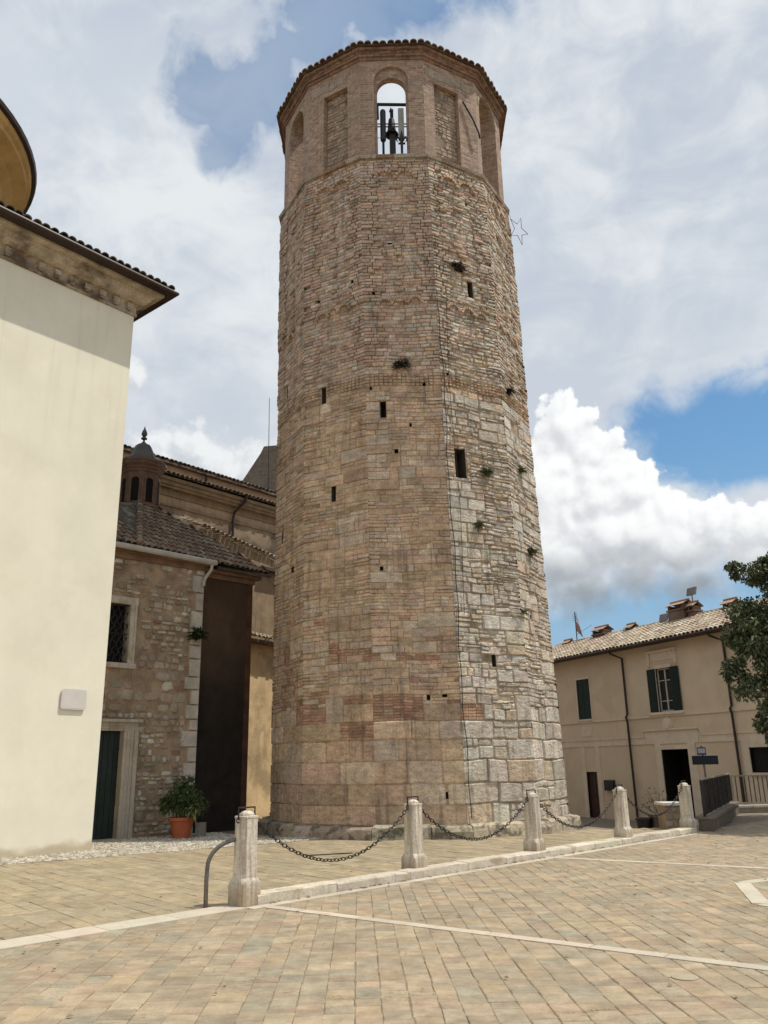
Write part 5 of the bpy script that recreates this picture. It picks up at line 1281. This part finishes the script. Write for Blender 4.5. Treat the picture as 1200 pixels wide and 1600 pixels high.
# ------------------------------------------------------------------ railing, low wall, sign
def railing(A, B, name, label, zt=1.08, zb=.22, sp=.13, wall_top=None, wall_z=None, bm='pipe'):
    A, B = np.array(A, float), np.array(B, float); L = np.linalg.norm(B-A); d = (B-A)/L; t = thing(name, label, 'railing', (A[0], A[1], 0), 0, 'railings round the ramp')
    f_ = wall_frame(A, d); m_ = MB(); dk = bm == 'iron'; bx(m_, f_, 0, L, wall_z, wall_top, -.16, .16, (.14, .115, .085) if dk else (.3, .26, .2)); bx(m_, f_, -.02, L+.02, wall_top, wall_top+.06, -.2, .2, (.2, .17, .13) if dk else (.6, .55, .46)); m_.build('plinth', 'beige_stone', t)  # dark railing's plinth and cap are coloured dark to stand in for shade
    for z_ in (zt, zb):
        m_ = MB(); bx(m_, f_, 0, L, z_-.02, z_+.02, -.025, .025); m_.build('handrail' if z_ == zt else 'bottom_rail', 'rail_paint', t)
    n = int(L/sp)
    for i in range(n+1):
        s_ = i*L/n; big = i % 14 == 0; m_ = MB()
        h = .03 if big else .011
        if i >= 98: continue
        bx(m_, f_, s_-h, s_+h, wall_top+.06 if big else zb+.02, zt-.02, -h, h); m_.build('rail_post' if big else 'baluster', 'rail_paint' if big and bm == 'pipe' else bm, t)
    return t
railing((10.6, 27.0), (17.0, 27.3), 'railing', 'pale metal railing seen square on, running to the right edge in front of the house', 1.06, .26, .14, .14, -.7)
railing((7.25, 20.25), (10.5, 26.85), 'railing', 'dark close set railing running away from the farthest post', 1.13, .33, .085, .26, -.7, 'iron')
m_ = MB(); fl = wall_frame((6.80, 21.9), np.array([.05, -1.0]))
lw = thing('low_wall', 'short low rubble wall with pale cap behind the farthest post', 'wall', (6.8, 21.9, 0))
m_ = MB(); m_.aabb((6.55, 20.9, -.2), (7.0, 21.5, .54)); m_.build('wall', 'rubble_mortar', lw)
m_ = MB()
f_ = lambda s, z, d=0.: V3(6.55+s, 20.9-d, z)
z = -.1
while z < .5:
    s_ = 0
    while s_ < .45: l = random.uniform(.1, .22); e = min(.45, s_+l); stone(m_, f_, s_+.01, e-.01, z+.01, z+.15, .02, -.02, jit((.33, .27, .2), .2), .02, .01, .01); s_ = e
    z += .155
m_.build('stonework', 'rubble', lw)
m_ = MB(); m_.aabb((6.51, 20.84, .54), (7.05, 21.56, .60)); m_.build('cap', 'plaque', lw)
sg = thing('road_sign', 'small pale square sign above a wide dark sign on one grey pole', 'sign', (10.42, 28.5, -.5))
m_ = MB(); m_.tube([(10.42, 28.5, -.7), (10.36, 28.5, 2.0)], .035, 8); m_.build('pole', 'steel', sg)
m_ = MB(); m_.aabb((9.99, 28.44, 1.40), (10.84, 28.47, 1.68)); m_.build('wide_plate', 'sign_dark', sg)
m_ = MB(); m_.aabb((10.18, 28.43, 1.70), (10.47, 28.455, 1.95)); w_p = m_.build('square_plate', 'sign_blue', sg)
m_ = MB(); m_.aabb((10.20, 28.42, 1.76), (10.44, 28.431, 1.91)); m_.build('white_panel', 'sign_white', w_p)

# ------------------------------------------------------------------ plants
def leafy(mb, c, rad, n_, size, cols, squash=1., droop=.3, aspect=2.2, outward=True):
    c = np.array(c, float)
    for i in range(n_):
        v = rng.normal(size=3); v /= np.linalg.norm(v); r = rad*(rng.random()**.45); p = c+v*r*V3(1, 1, squash)
        d = v*(1. if outward else .3)+rng.normal(size=3)*.6; d /= np.linalg.norm(d); q = np.cross(d, rng.normal(size=3)); q /= np.linalg.norm(q)
        s_ = size*rng.uniform(.6, 1.2); w_ = s_/aspect/1.2
        mb.raw([p-d*s_*.5, p+q*w_*.5, p+d*s_*.5-V3(0, 0, droop*s_), p-q*w_*.5], [(0, 1, 2, 3)], jit(cols[rng.integers(len(cols))], .25))
pt = thing('potted_plant', 'bushy green plant in a terracotta pot by the chapel wall', 'plant', (-4.88, 20.72, 0))
m_ = MB(); m_.lathe((-4.88, 20.72, 0), [(.20, .0), (.27, .40), (.31, .405), (.315, .48), (.28, .48), (.26, .42), (0, .42)], 24); m_.build('pot', 'terracotta', pt, smooth=False)
m_ = MB(); PLG = [(.035, .06, .015), (.055, .085, .02), (.08, .11, .03), (.03, .05, .015)]
leafy(m_, (-4.85, 20.72, .92), .44, 900, .15, PLG, .72, .35, 3.); leafy(m_, (-4.6, 20.6, .75), .36, 350, .15, PLG, .7, .4, 3.); leafy(m_, (-5.15, 20.7, .8), .33, 350, .15, PLG, .8, .4, 3.); leafy(m_, (-4.85, 20.75, 1.2), .28, 220, .14, PLG, .8, .1, 3.)
leafy(m_, (-4.62, 20.5, .62), .22, 60, .16, [(.30, .28, .12)], .8, .5, 3.)
m_.build('foliage', 'leaf', pt)
m_ = MB(); 
for q in range(9): m_.tube([(-4.88, 20.72, .42), (-4.88+.3*math.cos(q*.7), 20.72+.3*math.sin(q*.7), .95)], .01, 5)
m_.build('stem', 'bark', pt)
m_ = MB(); m_.aabb((-4.62, 20.98, 0), (-4.40, 21.2, .33), (.3, .26, .2)); tag(m_.build('stone_block', 'beige_stone'), 'small pale stone block beside the terracotta pot', 'block')
m_ = MB(); tuft(m_, fC(-.14, 4.95, .06), 260, .16, .32, [(.03, .045, .015), (.05, .07, .025)], .02, 0); tag(m_.build('wall_shrub', 'leaf'), 'dark shrub growing from the chapel quoins below the eaves', 'shrub')
pb = thing('planter', 'dark square planter with wispy shrub below the house downpipe', 'planter', (7.15, 23.2, -.25))
m_ = MB(); m_.box((7.15, 23.2, -.05), (.24, 0, 0), (0, .2, 0), (0, 0, .22)); m_.box((7.15, 23.2, .17), (.27, 0, 0), (0, .23, 0), (0, 0, .03)); m_.build('box', 'recess', pb)
m_ = MB(); leafy(m_, (7.0, 23.2, .55), .4, 90, .09, [(.10, .10, .05), (.14, .12, .08)], .9); m_.build('foliage', 'leaf', pb)
m_ = MB()
for q in range(10): m_.tube([(7.1, 23.2, .15), (7.0+.35*math.cos(q*.9), 23.2+.2*math.sin(q*.9), .35+.5*random.random())], .008, 4)
m_.build('stem', 'bark', pb)
m_ = MB(); m_.lathe((6.72, 23.3, -.3), [(.15, 0), (.2, .36), (.22, .37), (.22, .42), (.18, .42), (.17, .36), (0, .36)], 16); tag(m_.build('flower_pot', 'iron'), 'black round flower pot left of the dark square planter', 'pot')
# tree at the right edge
tree = thing('tree', 'dense dark green broadleaf tree reaching in from the right edge', 'tree', (13.2, 23.5, 0))
m_ = MB(); m_.tube([(13.2, 22.9, -.2), (13.15, 22.9, 1.2), (13.0, 23.5, 2.6), (12.8, 23.4, 4.2)], [.30, .24, .2, .12], 10)
for (x, y, z) in ((10.6, 23.6, 4.6), (10.9, 23.0, 6.2), (11.6, 24.4, 6.8), (11.3, 22.4, 3.6), (13.6, 22.3, 6.2), (14.6, 24.3, 5.6), (10.2, 24., 3.6)):
    m_.tube([(13.05, 23.5, 2.2+random.random()), ((13+x)/2, (23.5+y)/2, 2.2+(z-2.2)*.6), (x, y, z)], [.11, .07, .02], 6)
m_.build('trunk', 'bark', tree)
m_ = MB(); TG = [(.07, .10, .045), (.10, .13, .06), (.14, .165, .085), (.08, .105, .05), (.18, .20, .12)]
clumps = []  # crown includes added out-of-view clumps that shade the farthest post and paving
for (x, y, z, r) in [(10.25, 23.6, 5.3, .75), (10.9, 23.8, 5.6, .85), (10.5, 23.4, 4.6, .8), (11.1, 23.2, 4.2, .95), (11.5, 23.6, 5.1, 1.0), (10.0, 24.0, 4.1, .42), (9.75, 24., 3.95, .3), (10.1, 23.9, 3.45, .55), (10.7, 23.6, 3.3, .7), (11.3, 23.6, 3.1, .9), (10.9, 24.0, 2.35, .5), (11.4, 23.8, 2.15, .6), (10.55, 24.1, 2.55, .35), (10.35, 23.8, 6.9, .38), (10.8, 23.8, 6.75, .55), (11.25, 23.8, 6.75, .6), (11.5, 23.6, 6.4, .7), (11.35, 23.6, 7.1, .35), (9.95, 23.9, 5.05, .35), (10.15, 23.9, 4.75, .4), (12.3, 23.6, 6.2, 1.2), (12.6, 23.0, 4.5, 1.4), (13.6, 23.6, 6.6, 1.3), (14.4, 23.8, 5.2, 1.4), (13.3, 22.4, 5.2, 1.2), (13.4, 24.8, 5.2, 1.3), (12.9, 23.6, 7.2, .8), (12.2, 22.6, 3.2, .9), (14.0, 22.8, 3.8, 1.1), (10.85, 24.0, 1.8, .22), (11.2, 23.9, 1.55, .3), (10.9, 22.6, 5.0, .6), (10.95, 22.5, 3.7, .6), (11.8, 20.6, 8.4, 1.2), (12.2, 20.3, 6.5, 1.4), (12.8, 21.4, 8.4, 1.5), (13.5, 21., 6.6, 1.5), (12.2, 21.9, 7.6, 1.0), (11.3, 20.2, 8.2, .85), (11.2, 20.3, 6.6, .85), (12.6, 19.6, 7.6, 1.2), (12.8, 22.6, 8.0, 1.1), (13.2, 24.8, 7.8, 1.1), (11.5, 20.2, 9.3, .95), (12.2, 21.2, 9.5, 1.2), (12.0, 19.4, 8.9, 1.0)]:
    n_ = int(1500*r*r)+90
    for q in range(max(3, int(7*r))):
        v = rng.normal(size=3); v /= np.linalg.norm(v); cc = V3(x, y, z)+v*r*.62
        leafy(m_, cc, r*.42, n_//max(3, int(7*r)), .14, TG, .8, .25, 1.7)
    leafy(m_, (x, y, z), r*.8, n_//2, .14, TG, .85, .25, 1.7)
m_.build('crown', 'leaf', tree)
# dry leaves blown against the kerb
m_ = MB()
for i in range(240):
    if i < 70: p = PL+DL*random.uniform(.3, 12.3)+NL*random.uniform(.13, .2)
    elif i < 150: p = np.array([random.uniform(6, 13), random.uniform(16.5, 21)])
    else: p = np.array([random.uniform(-4, 6), random.uniform(6, 15)])
    a = random.random()*6; s_ = random.uniform(.015, .035) if i > 150 else random.uniform(.02, .05); z_ = .012
    m_.raw([(p[0]+s_*math.cos(a), p[1]+s_*math.sin(a), z_), (p[0]+s_*.5*math.cos(a+1.6), p[1]+s_*.5*math.sin(a+1.6), z_+.012), (p[0]-s_*math.cos(a), p[1]-s_*math.sin(a), z_), (p[0]+s_*.5*math.cos(a-1.6), p[1]+s_*.5*math.sin(a-1.6), z_+.006)], [(0, 1, 2, 3)], jit((.22, .14, .07), .3))
tag(m_.build('fallen_leaves', 'leaf', kind='stuff'), 'scattered dry brown leaves on the paving', 'leaves')
